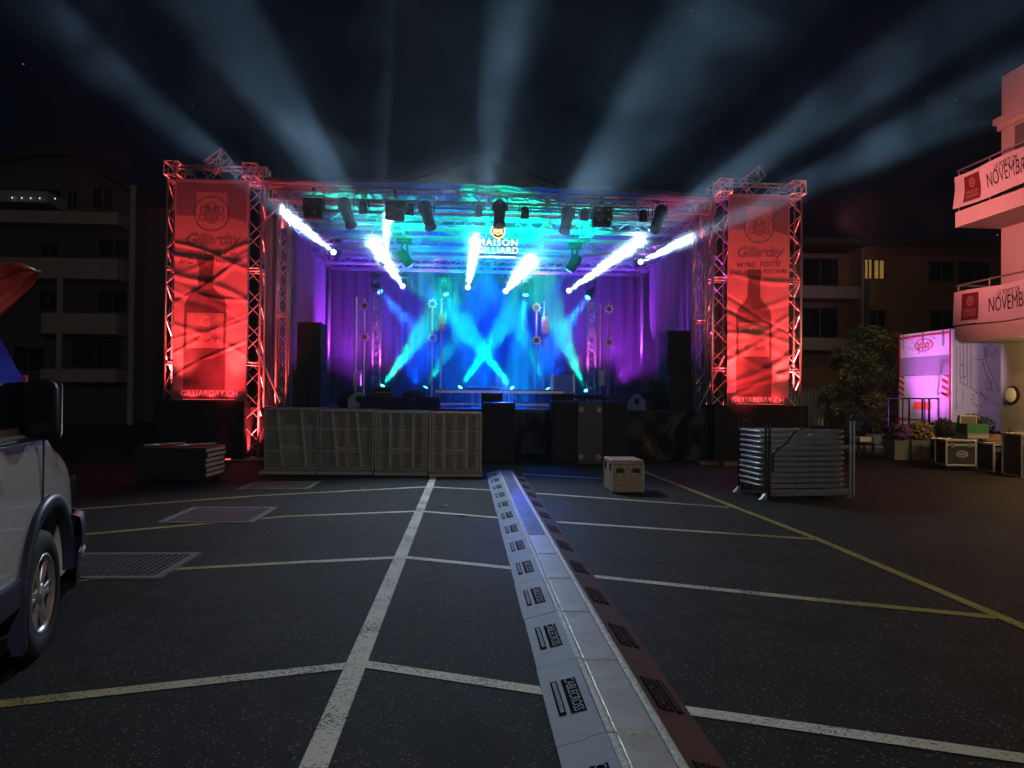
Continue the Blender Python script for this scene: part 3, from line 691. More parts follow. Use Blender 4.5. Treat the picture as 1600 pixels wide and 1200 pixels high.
drape('side_curtain', (xr + 0.55, 17.45, 0), (xr + 0.12, 22.0, 0), DZ + 0.01, 5.35, M['drape'], 'purple-lit pleated side curtain gathered in, behind the loudspeakers by the skirt', 'curtain', 0.07, 13, 5, 'side curtains of the stage', 0.12)
drape('back_curtain', (xl - 0.3, YR, 0), (xr + 0.3, YR, 0), DZ + 0.01, zb + 0.2, M['backdrop'], 'dark pleated back curtain glowing blue behind the stage', 'curtain', 0.05, 30, 9)

# ================================================================== LIGHT FIXTURES
def axisM(o, d, up=(0, 0, 1)):
    d = Vector(d).normalized(); x = Vector(up).cross(d); x = x.normalized() if x.length > 1e-3 else d.orthogonal().normalized(); y = d.cross(x)
    return Matrix(((x.x, y.x, d.x, o[0]), (x.y, y.y, d.y, o[1]), (x.z, y.z, d.z, o[2]), (0, 0, 0, 1)))
def moving_head(lp, tgt, label, lm, scale=1.0, hang=True, group='moving head lights'):
    lp = Vector(lp); d = (Vector(tgt) - lp).normalized(); s = scale
    pv = lp - d * 0.26 * s; up = Vector((0, 0, 1 if hang else -1))
    t = thing('moving_head_light', label, 'stage light', pv + up * 0.5 * s, group)
    A = axisM(lp, d)
    mb = MB(); mb.lathe(A, [(0.06 * s, -0.46 * s), (0.115 * s, -0.44 * s), (0.14 * s, -0.25 * s), (0.135 * s, -0.1 * s), (0.12 * s, -0.02 * s), (0.105 * s, -0.005 * s)], 18)
    for k in range(3): mb.lathe(A, [(0.142 * s, (-0.3 + 0.05 * k) * s), (0.15 * s, (-0.29 + 0.05 * k) * s), (0.142 * s, (-0.28 + 0.05 * k) * s)], 18)
    h = mb.build('head', M['fix'], t, True)
    mb = MB(); mb.lathe(A, [(0.098 * s, -0.004 * s), (0.095 * s, 0.004 * s), (0.05 * s, 0.012 * s)], 18); mb.build('lens', lm, h, True)
    side = d.cross(up); side = side.normalized() if side.length > 0.05 else Vector((1, 0, 0)); side.z = 0; side.normalize()
    mb = MB()
    for q in (-1, 1):
        mb.path([pv + side * q * 0.15 * s, pv + side * q * 0.19 * s + up * 0.05 * s, pv + side * q * 0.19 * s + up * 0.3 * s, pv + side * q * 0.1 * s + up * 0.36 * s], 0.03 * s, 8)
    mb.build('yoke', M['fix'], t, True)
    c = pv + up * 0.42 * s
    mb = MB(); mb.obox(Matrix.Translation(c), 0.36 * s, 0.28 * s, 0.13 * s, 0.015 * s); mb.build('base', M['fix'], t)
    mb = MB()
    for q in (-0.1, 0.1): mb.tube(c + Vector((q * s, 0, 0)) + up * 0.06 * s, c + Vector((q * s, 0, 0)) + up * (0.2 if hang else 0.075) * s, 0.02 * s, 8)
    mb.build('clamp' if hang else 'foot', M['steel'], t)
    return t
SMOKE_Y = 17.0
WHITE = (0.52, 0.78, 1.0)
beams = [((521, 394), 20.5, (430, 322), 7.2, 'farthest toward the wine banner over the subwoofers'), ((629, 447), 21.6, (583, 378), 7.2, 'below the two crossing beams'),
         ((600, 405), 19.6, (607, 330), 6.5, 'above, where two white beams cross'), ((731, 449), 21.6, (744, 374), 6.2, 'just beside the hanging logo sign'),
         ((790, 455), 21.6, (829, 408), 8.0, 'below the hanging logo sign'), ((889, 454), 21.6, (1000, 376), 7.2, 'throwing the longest beam toward the barrier stack'),
         ((1001, 409), 20.5, (1088, 368), 6.0, 'farthest toward the loudspeakers by the barrier stack')]
POW = [260000, 300000, 260000, 260000, 220000, 330000, 240000]
for k, (p, Y, q, ang, lab) in enumerate(beams):
    a = P(*p, Y); b = P(*q, 15.9 if k in (0, 6) else 16.3); d = (b - a).normalized()
    moving_head(a, b, 'white beam moving head ' + lab, M['lensw'], 0.78)
    spot('beam_lamp', a + d * 0.03, b, POW[k] * 0.72, WHITE, ang * 0.5, 0.75, 0.05)
    spot('beam_halo_lamp', a + d * 0.03, b, POW[k] * 0.04, (0.42, 0.72, 1.0), ang * 1.1, 0.9, 0.05)
blues = [((594, 456), 20.3, (690, 560), 19.2, 20, (0.0, 0.15, 1), 14000, 'lensb', 'blue moving head on the truss post behind the monitor wedge'),
         ((697, 460), 20.6, (748, 600), 19.8, 18, (0.0, 0.2, 1), 14000, 'lensc', 'cyan moving head on the pole with two pinspots by the riser'),
         ((821, 461), 20.6, (805, 600), 19.8, 20, (0.0, 0.36, 1), 15000, 'lensc', 'cyan moving head on the pole with two pinspots by the blue cabinet'),
         ((918, 465), 20.3, (838, 575), 19.2, 20, (0.0, 0.22, 1), 15000, 'lensc', 'cyan moving head on the truss post behind the blue cabinet'),
         ((641, 415), 19.6, (765, 590), 20.6, 17, (0.0, 0.1, 1), 14000, 'lensb', 'dark moving head with blue lens hung over the pinspot poles by the riser'),
         ((889, 423), 19.6, (770, 600), 20.6, 17, (0.0, 0.1, 1), 14000, 'lensb', 'dark moving head with blue lens hung over the blue cabinet')]
for p, Y, q, Y2, ang, c, pw, lm, lab in blues:
    a = P(*p, Y); b = P(*q, Y2); d = (b - a).normalized()
    moving_head(a, b, lab, M[lm], 1.0 if p[1] < 430 else 0.75)
    spot('blue_beam_lamp', a + d * 0.03, b, pw, c, ang, 0.5, 0.05)
greens = [((598, 603), 20.4, (655, 525), 19.7, 22000, 'on the floor behind the amplifier rack'), ((665, 605), 20.8, (715, 525), 20.6, 12000, 'on the floor at the near end of the riser'),
          ((719, 605), 20.4, (768, 535), 19.8, 22000, 'on the riser, one of the crossing pair nearer the logo sign'), ((800, 606), 20.4, (748, 540), 19.8, 22000, 'on the riser, one of the crossing pair nearer the blue cabinet'),
          ((856, 607), 20.8, (822, 535), 20.6, 12000, 'on the floor just beside the blue cabinet'), ((916, 610), 20.4, (888, 545), 19.7, 18000, 'on the floor behind the blue cabinet')]
for p, Y, q, Y2, pw, lab in greens:
    a = P(*p, Y); b = P(*q, Y2); d = (b - a).normalized()
    moving_head(a, b, 'green beam moving head ' + lab, M['lensg'], 0.6, False)
    spot('green_beam_lamp', a + d * 0.02, b, pw, (0.0, 1.0, 0.42), 17, 0.4, 0.03)
# front truss fixtures
def hang_clamp(mb, c, ztop): mb.tube(c, (c[0], c[1], ztop), 0.015, 6); mb.obox(Matrix.Translation((c[0], c[1], ztop)), 0.07, 0.08, 0.06)
def blinder(px, py, label):
    c = P(px, py, 16.45); t = thing('blinder_light', label, 'stage light', c, 'four lamp blinders on the front truss'); h = 0.23
    mb = MB(); mb.obox(Matrix.Translation(c), h * 1.75, 0.16, h * 1.85, 0.02); b_ = mb.build('housing', M['fix'], t)
    for sx_ in (-1, 1):
        for sz in (-1, 1):
            A = axisM(c + Vector((sx_ * h * 0.42, -0.082, sz * h * 0.44)), (0, -1, 0)); mb = MB()
            mb.lathe(A, [(0.085, 0), (0.088, 0.012), (0.07, 0.004), (0.03, 0.001)], 16); mb.build('lamp', M['lensoff'], b_, True)
    mb = MB(); z = c.z + h * 1.25
    mb.path([c + Vector((-h * 0.98, 0, -0.05)), c + Vector((-h * 0.98, 0, h * 1.2)), c + Vector((h * 0.98, 0, h * 1.2)), c + Vector((h * 0.98, 0, -0.05))], 0.014, 6)
    hang_clamp(mb, Vector((c.x, c.y, z)), z + 0.12); mb.tube((c.x, c.y, z + 0.1), (c.x, YF - 0.1, z + 0.12), 0.015, 6); mb.build('yoke', M['fix'], t)
blinder(490, 326, 'black four lamp blinder at the roof corner by the subwoofers')
blinder(617, 330, 'black four lamp blinder half lost behind a white beam')
blinder(940, 339, 'black four lamp blinder between the logo sign and the barrier stack')
def profile(px0, py0, px1, py1, label, Y=16.5, w=0.14):
    a = P(px0, py0, Y); b = P(px1, py1, Y - 0.25); t = thing('profile_light', label, 'stage light', a, 'long profile lights on the front truss')
    d = (b - a); A = axisM(a, d); L = d.length
    mb = MB(); mb.lathe(A, [(w * 0.7, 0), (w * 0.95, 0.04), (w, L * 0.3), (w * 0.85, L * 0.5), (w * 0.8, L * 0.9), (w * 0.92, L)], 14)
    for k in range(5): mb.lathe(A, [(w * 1.0, L * (0.08 + 0.05 * k)), (w * 1.07, L * (0.095 + 0.05 * k)), (w * 1.0, L * (0.11 + 0.05 * k))], 14)
    bd = mb.build('barrel', M['fix'], t, True)
    mb = MB(); mb.lathe(axisM(b, d), [(w * 0.75, 0), (w * 0.7, 0.006)], 14); mb.build('lens', M['lensoff'], bd)
    m_ = a + d * 0.4; mb = MB(); sd_ = Vector((1, 0, 0))
    mb.path([m_ - sd_ * (w + 0.02), m_ - sd_ * (w + 0.02) + Vector((0, 0, 0.32)), m_ + sd_ * (w + 0.02) + Vector((0, 0, 0.32)), m_ + sd_ * (w + 0.02)], 0.014, 6)
    top = Vector((m_.x, m_.y, m_.z + 0.32)); mb.tube(top, (m_.x, YF - 0.1, max(top.z + 0.03, roofz(m_.x, YF) - 0.16)), 0.016, 6)
    mb.build('yoke', M['fix'], t)
profile(535, 312, 549, 353, 'long black profile light tilted, nearest the roof corner by the subwoofers')
profile(662, 318, 673, 356, 'long black profile light tilted, between the crossing beams and the logo sign')
profile(781, 316, 780, 353, 'long black profile light hanging straight down above the logo crest')
profile(889, 326, 882, 362, 'long profile light with red glints beside the logo sign')
profile(1036, 324, 1022, 360, 'long black profile light nearest the barrier stack tower')
def par(px, py, label, tilt=0.3):
    c = P(px, py, 16.55); t = thing('par_light', label, 'stage light', c, 'small par cans on the front truss')
    d = Vector((tilt * 0.5, 0.35, -1)); A = axisM(c, d)
    mb = MB(); mb.lathe(A, [(0.05, -0.14), (0.085, -0.1), (0.095, 0.1), (0.1, 0.11)], 14); b_ = mb.build('can', M['fix'], t, True)
    mb = MB(); mb.lathe(axisM(c + d.normalized() * 0.105, d), [(0.088, 0), (0.08, 0.006)], 14); mb.build('lens', M['lensoff'], b_)
    mb = MB(); mb.path([c + Vector((-0.115, 0, 0)), c + Vector((-0.115, 0, 0.19)), c + Vector((0.115, 0, 0.19)), c + Vector((0.115, 0, 0))], 0.012, 6)
    mb.tube(c + Vector((0, 0, 0.19)), (c.x, YF - 0.12, max(c.z + 0.22, roofz(c.x, YF) - 0.15)), 0.014, 6); mb.build('yoke', M['fix'], t)
for px, py, lab in ((567, 326, 'next to the profile light nearest the subwoofers'), (641, 328, 'beside the blinder lost in the beam'), (748, 330, 'just before the logo sign'),
                    (820, 333, 'just past the logo sign'), (913, 336, 'tucked beside the four lamp blinder'), (1005, 338, 'next to the last profile light')):
    par(px, py, 'small black par can ' + lab, random.uniform(-0.6, 0.6))

# logo sign
c = P(778, 378, 16.35); t = thing('logo_sign', 'glowing hanging sign reading MAISON GILLIARD under a round crest', 'sign', c)
F = frame3(c, (1, 0, 0), (0, 0, 1))
mb = MB(); r0 = 0.155; CM = F @ Matrix.Translation((0.0, 0.225, -0.02))
mb.ring(CM, r0 * 0.86, r0, 36, 0.03)
for dx, dz, rr in ((0, -0.22, 0.34), (-0.5, -0.2, 0.19), (0.5, -0.2, 0.19), (-0.45, 0.15, 0.19), (0.45, 0.15, 0.19), (0, 0.36, 0.26)):
    mb.ring(CM @ Matrix.Translation((dx * r0, dz * r0, 0)), r0 * (rr - 0.08), r0 * rr, 18, 0.03)
put_text(mb, 'G', CM @ Matrix.Translation((0, -0.22 * r0, 0.032)), r0 * 0.42)
mb.build('crest', M['signglow'], t)
mb = MB(); mb.ring(CM, 0.0, r0 * 1.02, 36, 0.0); mb.ring(CM, 0.0, r0 * 1.02, 36, -0.03); mb.build('crest_disc', M['wood'], t)
mb = MB()
put_text(mb, 'MAISON', F @ Matrix.Translation((0, -0.02, 0.01)), 0.20, 0, 1.22); mb.build('lettering', M['signglow'], t); mb = MB(); put_text(mb, 'GILLIARD', F @ Matrix.Translation((0, -0.185, 0.01)), 0.19, 0, 1.12)
mb.build('lettering', M['signglow'], t)
mb = MB()
for a, b in ((-0.39, -0.09), (0.09, 0.39)): mb.obox(F @ Matrix.Translation(((a + b) / 2, -0.325, 0)), b - a, 0.022, 0.02)
for k in range(6): mb.obox(F @ Matrix.Translation(((k - 2.5) * 0.028, -0.325, 0)), 0.016, 0.05 if k in (2, 3) else 0.034, 0.022)
mb.build('underline', M['signglow'], t)
mb = MB()
for x in (-0.38, 0.38): mb.tube(F @ Vector((x, -0.33, -0.015)), F @ Vector((x * 0.9, 0.55, -0.015)), 0.006, 5)
for y in (0.06, -0.1, -0.27): mb.tube(F @ Vector((-0.4, y, -0.015)), F @ Vector((0.4, y, -0.015)), 0.005, 5)
mb.build('hanging_frame', M['fix'], t)

# ------------------------------------------------ posts with heads on the stage
def stand(px, py, Y, label, pins=(), boxes=(), kind='pole'):
    top = P(px, py, Y); t = thing('lighting_post', label, 'lighting post', (top.x, top.y, DZ), 'lighting posts on the stage')
    mb = MB()
    if kind == 'truss':
        truss(mb, (top.x, Y, DZ + 0.03), (top.x, Y, top.z), 0.2, (1, 0, 0), 0.02, 0.009, 0.2)
        mb.path([(top.x - 0.1, Y, top.z), (top.x - 0.1, Y, top.z + 0.15), (top.x - 0.03, Y, top.z + 0.24), (top.x + 0.08, Y, top.z + 0.24)], 0.012, 6)
    else: mb.tube((top.x, Y, DZ + 0.03), (top.x, Y, top.z), 0.028, 10)
    mb.build('pole', M['alu'], t, kind == 'truss')
    mb = MB(); mb.box(top.x - 0.2, top.x + 0.2, Y - 0.2, Y + 0.2, DZ + 0.002, DZ + 0.03, 0.004); mb.build('base_plate', M['steel'], t)
    for q in pins:
        c = P(px, q, Y - 0.1); mb = MB(); A = axisM(c, (0, -1, 0))
        mb.lathe(A, [(0.06, -0.12), (0.085, -0.09), (0.085, 0.06), (0.095, 0.08)], 12)
        for k in range(8):
            an = k * PI / 4; mb.obox(A @ Matrix.Translation((0.105 * math.cos(an), 0.105 * math.sin(an), 0.03)) @ Matrix.Rotation(an, 4, 'Z'), 0.045, 0.035, 0.1)
        b_ = mb.build('pinspot', M['alu'], t); mb = MB(); mb.lathe(axisM(c + Vector((0, -0.081, 0)), (0, -1, 0)), [(0.065, 0), (0.06, 0.005)], 12); mb.build('pinspot_lens', M['lensoff'], b_)
    for q in boxes:
        c = P(px, q, Y - 0.06); mb = MB(); mb.obox(Matrix.Translation(c), 0.16, 0.1, 0.42, 0.01); mb.obox(Matrix.Translation(c + Vector((0.1, 0, 0))), 0.02, 0.08, 0.5); mb.build('dimmer_box', M['steel'], t)
stand(557, 464, 20.0, 'slim purple-lit pole nearest the tall loudspeaker stack', (), (592,))
stand(570, 466, 20.3, 'slim purple-lit pole beside the truss post behind the amplifier rack', (478, 527))
stand(589, 452, 20.3, 'narrow purple-lit truss post behind the amplifier rack', (), (), 'truss')
stand(676, 470, 20.0, 'pole carrying two round pinspots before the riser end by the subwoofers', (475, 528))
stand(690, 466, 20.2, 'pole with a grey box halfway, by the riser end near the subwoofers', (), (503,))
stand(838, 476, 20.0, 'pole carrying two round pinspots before the blue cabinet', (481, 532))
stand(850, 470, 20.2, 'pole with a grey box halfway, by the blue cabinet', (), (508,))
stand(925, 474, 20.3, 'narrow purple-lit truss post behind the blue cabinet', (), (), 'truss')
stand(939, 474, 20.0, 'slim purple-lit pole with a box low down, beside the truss post', (), (590,))
stand(951, 472, 20.3, 'slim purple-lit pole with two heads nearest the curtain', (483, 535))

# ================================================================== STAGE GEAR
def speaker(x0, x1, y0, y1, z0, z1, label, rz=0, group='black loudspeakers on the stage'):
    t = thing('loudspeaker', label, 'loudspeaker', ((x0 + x1) / 2, (y0 + y1) / 2, z0), group)
    mb = MB(); mb.box(x0, x1, y0 + 0.02, y1, z0, z1, 0.012); b_ = mb.build('cabinet', M['black'], t)
    mb = MB(); mb.box(x0 + 0.02, x1 - 0.02, y0, y0 + 0.018, z0 + 0.02, z1 - 0.02, 0.005); mb.build('grille', M['blackfab'], t)
    for x in (x0 - 0.004, x1 + 0.004):
        mb = MB(); mb.obox(Matrix.Translation((x, (y0 + y1) / 2, (z0 + z1) / 2)), 0.008, 0.2, 0.09, 0.003); mb.build('handle', M['fix'], t)
    mb = MB()
    for x in (x0, x1):
        for z in (z0, z1): mb.obox(Matrix.Translation((x, y0 + 0.03, z)), 0.03, 0.05, 0.03, 0.006)
    mb.build('corner_guard', M['fix'], t)
a, b = P(464, 503, 17.3), P(500, 580, 17.3)
speaker(a.x, b.x, 17.3, 18.1, b.z, a.z, 'large black loudspeaker on top of the stack by the subwoofers')
speaker(a.x, b.x + 0.02, 17.28, 18.1, DZ, b.z - 0.004, 'large black loudspeaker at the bottom of the stack by the subwoofers')
a, b = P(458, 578, 17.0), P(482, 632, 17.0)
speaker(a.x, b.x, 16.95, 17.25, DZ, a.z, 'small black loudspeaker standing before the stack by the subwoofers')
a, b = P(1047, 516, 17.3), P(1080, 567, 17.3)
speaker(a.x - 0.05, b.x, 17.3, 18.1, b.z, a.z, 'large black loudspeaker on top of the stack above the foil skirt')
speaker(a.x - 0.05, b.x, 17.3, 18.1, DZ, b.z - 0.004, 'large black loudspeaker at the bottom of the stack above the foil skirt')
a, b = P(1046, 588, 17.0), P(1080, 638, 17.0)
speaker(a.x, b.x, 16.93, 17.25, DZ, a.z, 'small black loudspeaker standing before the stack above the foil skirt')
a = P(1022, 590, 17.9)
speaker(a.x - 0.16, a.x + 0.3, 17.75, 18.2, DZ, P(1022, 595, 17.9).z, 'squat purple-lit loudspeaker beside the stack near the curtain')
def wedge(px0, px1, py, Y, label, face=1):
    a, b = P(px0, py, Y), P(px1, py, Y); h = a.z - DZ; t = thing('monitor_wedge', label, 'monitor wedge', ((a.x + b.x) / 2, Y, DZ), 'monitor wedges on the stage')
    prof = [(0, 0), (0.55, 0), (0.62, 0.12), (0.36, h), (0.2, h), (0, 0.2)]
    mb = MB(); mb.prism([(a.x, Y + y, DZ + 0.004 + z) for y, z in prof], (b.x - a.x, 0, 0)); mb.build('cabinet', M['black'], t)
    x = b.x + 0.004 if face > 0 else a.x - 0.004
    mb = MB(); mb.prism([(x, Y + 0.02 + y * 0.94, DZ + 0.01 + z * 0.95) for y, z in prof], (0.012 * face, 0, 0)); mb.build('side_cheek', M['rampgrey'], t)
    mb = MB(); mb.lathe(axisM((x + 0.013 * face, Y + 0.28, DZ + 0.2), (face, 0, 0)), [(0.075, 0), (0.075, 0.004)], 16); mb.build('handle_cup', M['black'], t)
    return t
w1 = wedge(522, 549, 611, 17.15, 'black monitor wedge with pale cheek near the subwoofers', 1)
w2 = wedge(1005, 1040, 615, 17.15, 'black monitor wedge above the foil skirt by the loudspeakers', -1)
def turn(o, ang): o.rotation_euler = (0, 0, R(ang))
turn(w1, -50); turn(w2, 35)
a, b = P(566, 621, 17.0), P(686, 623, 17.0)
road_case('low_case', 'long low black flight case behind the grey subwoofers', a.x, b.x, 16.9, 17.45, DZ + 0.003, a.z + 0.01)
a2_, b2_ = P(580, 604, 17.05), P(614, 620, 17.05)
t = thing('amplifier_rack', 'small amplifier rack with handles on the long low case', 'amplifier rack', (a2_.x, 17.05, a.z))
mb = MB(); mb.box(a2_.x, b2_.x, 17.05, 17.4, a.z + 0.022, a2_.z, 0.008); mb.build('case', M['caseblack'], t)
mb = MB(); mb.box(a2_.x + 0.06, b2_.x - 0.06, 17.042, 17.049, a.z + 0.06, a2_.z - 0.05); mb.build('front_panel', M['plate'], t)
mb = MB()
for k in range(6): mb.box(a2_.x + 0.09 + 0.055 * k, a2_.x + 0.125 + 0.055 * k, 17.036, 17.041, a.z + 0.10, a.z + 0.13)
mb.build('controls', M['steel'], t)
mb = MB()
for x in (a2_.x + 0.03, b2_.x - 0.03): mb.path([(x, 17.048, a.z + 0.08), (x, 17.0, a.z + 0.09), (x, 17.0, a2_.z - 0.07), (x, 17.048, a2_.z - 0.06)], 0.008, 6)
mb.build('handle', M['steel'], t)
# cloth bag on the case
def lump(name, label, cat, c, s, m, seed=0):
    bm = bmesh.new(); bmesh.ops.create_icosphere(bm, subdivisions=3, radius=1); r = random.Random(seed); k = [(r.uniform(1.5, 4), r.uniform(0, 6)) for _ in range(6)]
    for v in bm.verts:
        d = 1 + 0.12 * sum(math.sin(v.co[i % 3] * f + p) for i, (f, p) in enumerate(k)); z = max(v.co.z * d, -0.45)
        v.co = Vector((v.co.x * d * s[0], v.co.y * d * s[1], (z + 0.45) * s[2])) + Vector(c)
    mb = MB(); bm.verts.index_update(); mb.add([v.co.copy() for v in bm.verts], [[v.index for v in f.verts] for f in bm.faces]); bm.free()
    return tag(mb.build(name, m, None, True), label, cat)
p = P(648, 620, 17.15)
lump('gear_bag', 'soft black gear bag slumped on the long low case', 'bag', (p.x, 17.15, a.z + 0.025), (0.24, 0.16, 0.11), M['blackfab'], 3)
# riser with legs
RY = 18.9; a = P(680, 608, RY); b = P(880, 610, RY); rz_ = a.z
t = thing('riser', 'low metal edged riser with legs in the middle of the stage', 'riser', ((a.x + b.x) / 2, RY, DZ))
mb = MB(); mb.box(a.x, b.x, RY, RY + 1.4, rz_ - 0.02, rz_ + 0.004); mb.build('top_board', M['deck'], t)
mb = MB()
for z0, z1 in ((rz_ - 0.09, rz_ - 0.021), (DZ + 0.07, DZ + 0.10)): mb.box(a.x, b.x, RY - 0.012, RY + 0.03, z0, z1)
mb.build('front_rail', M['alu'], t)
for x in (a.x + 0.03, P(738, 610, RY).x, P(750, 610, RY).x, P(800, 610, RY).x, b.x - 0.03):
    for y in (RY + 0.06, RY + 1.34):
        mb = MB(); mb.tube((x, y, DZ + 0.004), (x, y, rz_ - 0.02), 0.022, 8); mb.build('leg', M['alu'], t)
# deck player table gear
p = P(760, 606, RY + 0.3)
t = thing('mixing_desk', 'flat mixing desk with knobs on the riser', 'mixing desk', (p.x, RY + 0.3, rz_))
mb = MB(); mb.box(p.x - 0.5, p.x + 0.35, RY + 0.2, RY + 0.6, rz_ + 0.006, rz_ + 0.06, 0.01); mb.build('body', M['fix'], t)
mb = MB()
for k in range(22): mb.lathe(Matrix.Translation((p.x - 0.46 + 0.036 * k, RY + 0.24 + random.uniform(0, 0.3), rz_ + 0.06)), [(0.012, 0), (0.01, 0.02)], 8)
mb.build('knobs', M['alu'], t)
# blue cabinet behind
a, b = P(868, 585, 19.6), P(903, 585, 19.6)
t = thing('blue_cabinet', 'tall blue-lit flight case standing upright at the riser end', 'cabinet', ((a.x + b.x) / 2, 19.6, DZ))
mb = MB(); mb.box(a.x, b.x, 20.32, 20.85, DZ + 0.003, a.z, 0.015); mb.build('body', M['rampgrey'], t)
mb = MB()
for x in (a.x, b.x): mb = MB(); mb.box(x - 0.03, x + 0.03, 20.30, 20.319, DZ + 0.02, a.z + 0.03); mb.build('edging', M['alu'], t)
# low front cabinets and the case wall
def cab(px0, px1, py, Y, label, d=0.62):
    a, b = P(px0, py, Y), P(px1, py, Y); speaker(a.x, b.x, Y, Y + d, 0.014, a.z, label, group='black cabinets along the stage front')
    return a.x, b.x, a.z
xa, xb, zc = cab(753, 805, 629, 16.1, 'tall black bass cabinet between the grey subwoofers and the crumpled foil')
a, b = P(753, 614, 16.25), P(785, 614, 16.25)
speaker(a.x, b.x, 16.2, 16.5, zc + 0.013, a.z, 'small black fill speaker on the bass cabinet', group='small fill speakers')
x1, x2, zc = cab(863, 902, 627, 16.0, 'black bass cabinet beside the dark case with latches')
x3, x4, _ = cab(942, 981, 628, 16.0, 'black bass cabinet between the latched case and the foil skirt')
a, b = P(863, 615, 16.1), P(897, 615, 16.1)
speaker(a.x, b.x, 16.1, 16.4, zc + 0.013, a.z, 'small black fill speaker above the cabinet beside the latched case', group='small fill speakers')
t = thing('latched_case', 'dark grey upright case with four round latches at the stage front', 'flight case', ((x2 + x3) / 2, 16.0, 0))
mb = MB(); mb.box(x2 + 0.004, x3 - 0.004, 15.98, 16.6, 0.014, zc - 0.002, 0.01); mb.build('body', M['caseblack'], t)
for fx in (0.16, 0.84):
    for fz in (0.12, 0.87):
        x = x2 + (x3 - x2) * fx; z = zc * fz
        A = axisM((x, 15.979, z), (0, -1, 0)); mb = MB(); mb.lathe(A, [(0.06, 0), (0.06, 0.006), (0.045, 0.012), (0.03, 0.005)], 16); mb.box(x - 0.012, x + 0.012, 15.955, 15.97, z - 0.045, z + 0.045); mb.build('latch', M['steel'], t)
# cable tangle
mb = MB(); r = random.Random(5); c = Vector(((x2 + x3) / 2 + 0.12, 16.3, zc + 0.03))
for k in range(7):
    pts = []; ph = r.uniform(0, 6); rr = r.uniform(0.12, 0.3)
    for i in range(26): pts.append(c + Vector((rr * 1.3 * math.cos(i * 0.45 + ph) + 0.02 * i * (k % 2) - 0.2 * (k % 3), 0.5 * rr * math.sin(i * 0.45 + ph), 0.012 + 0.01 * k + 0.035 * abs(math.sin(i * 0.7 + k)))))
    mb.path(pts, 0.011, 5)
tag(mb.build('cable_tangle', M['rubber'], None, True), 'tangle of black cables heaped on the latched case', 'cables')

# ================================================================== GREY SUBWOOFERS
bx = [413, 499, 586, 670, 754]
subl = ['grey grilled subwoofer nearest the red truss tower', 'grey grilled subwoofer with slanted inner panels, second from the truss tower', 'grey grilled subwoofer with brown inner posts, third from the truss tower', 'grey grilled subwoofer with brown edge beside the cable ramp']
base = thing('base_boards', 'pale boards on the ground under the four grey subwoofers', 'base boards', (0, 13.5, 0))
mb = MB(); mb2 = MB()
for i in range(4):
    Y = 14.02 - 0.10 * i * (i / 3.0)
    a, b = P(bx[i], 640, Y), P(bx[i + 1], 640, Y); z1 = P((bx[i] + bx[i + 1]) / 2, 638 + 2.2 * i, Y).z; z0 = 0.075
    x0, x1 = a.x + 0.012, b.x - 0.012
    t = thing('subwoofer', subl[i], 'subwoofer', ((x0 + x1) / 2, Y, z0), 'row of grey subwoofers before the stage')
    th = 0.03; Yb = Y + 0.95
    mm = MB()
    mm.box(x0, x0 + th, Y, Yb, z0, z1); mm.box(x1 - th, x1, Y, Yb, z0, z1); mm.box(x0 + th, x1 - th, Y, Yb, z1 - th, z1); mm.box(x0 + th, x1 - th, Y, Yb, z0, z0 + th); mm.box(x0 + th, x1 - th, Yb - th, Yb, z0 + th, z1 - th)
    mm.build('cabinet', M['subwood'] if i == 3 else M['subgrey'], t)
    mm = MB(); mm.box(x0 - 0.004, x1 + 0.004, Y - 0.012, Y - 0.001, z1 - 0.028, z1 + 0.004); mm.box(x0 - 0.004, x0 + 0.02, Y - 0.012, Y - 0.001, z0, z1 - 0.028); mm.box(x1 - 0.02, x1 + 0.004, Y - 0.012, Y - 0.001, z0, z1 - 0.028)
    mm.build('frame', M['steel'] if i < 3 else M['subwood'], t)
    wd = x1 - x0
    for f in (0.28, 0.72):
        xx = x0 + wd * f; mm = MB(); sl = 0.05 if i < 2 else 0.0
        mm.prism([(xx - 0.022 - sl, Y + 0.05, z1 - th - 0.02), (xx + 0.022 - sl, Y + 0.05, z1 - th - 0.02), (xx + 0.022 + sl, Y + 0.05, z0 + 0.05), (xx - 0.022 + sl, Y + 0.05, z0 + 0.05)], (0, 0.3, 0)); mm.build('inner_panel', M['white'], t)
    if i >= 1:
        for f in ((0.5,) if i == 1 else (0.08, 0.5, 0.92)):
            xx = x0 + wd * f; mm = MB(); mm.box(xx - 0.032, xx + 0.032, Y + 0.03, Y + 0.12, z0 + th, z1 - th - 0.01); mm.build('post', M['subwood'], t)
    mm = MB()
    for f in (0.30, 0.67): mm.box(x0 + th + 0.002, x1 - th - 0.002, Y + 0.011, Y + 0.026, z0 + (z1 - z0) * f, z0 + (z1 - z0) * f + 0.014)
    mm.build('shelf', M['white'], t)
    mm = MB()
    for f in (0.40, 0.60): mm.box(x0 + wd * (f - 0.07), x0 + wd * (f + 0.07), Y + 0.012, Y + 0.028, z0 + (z1 - z0) * 0.345, z0 + (z1 - z0) * 0.345 + 0.03)
    mm.build('handle_bar', M['white'], t)
    mm = MB(); mm.poly([(x0 + 0.02, Y - 0.004, z0 + 0.004), (x1 - 0.02, Y - 0.004, z0 + 0.004), (x1 - 0.02, Y - 0.004, z1 - 0.03), (x0 + 0.02, Y - 0.004, z1 - 0.03)]); mm.build('grille', M['grille'], t)
    mb.box(x0 - 0.02 + (0.03 if i else 0), x1 + 0.015, Y - 0.28, Y + 0.9, 0.015, 0.07, 0.006)
mb.build('boards', M['slab'], base)

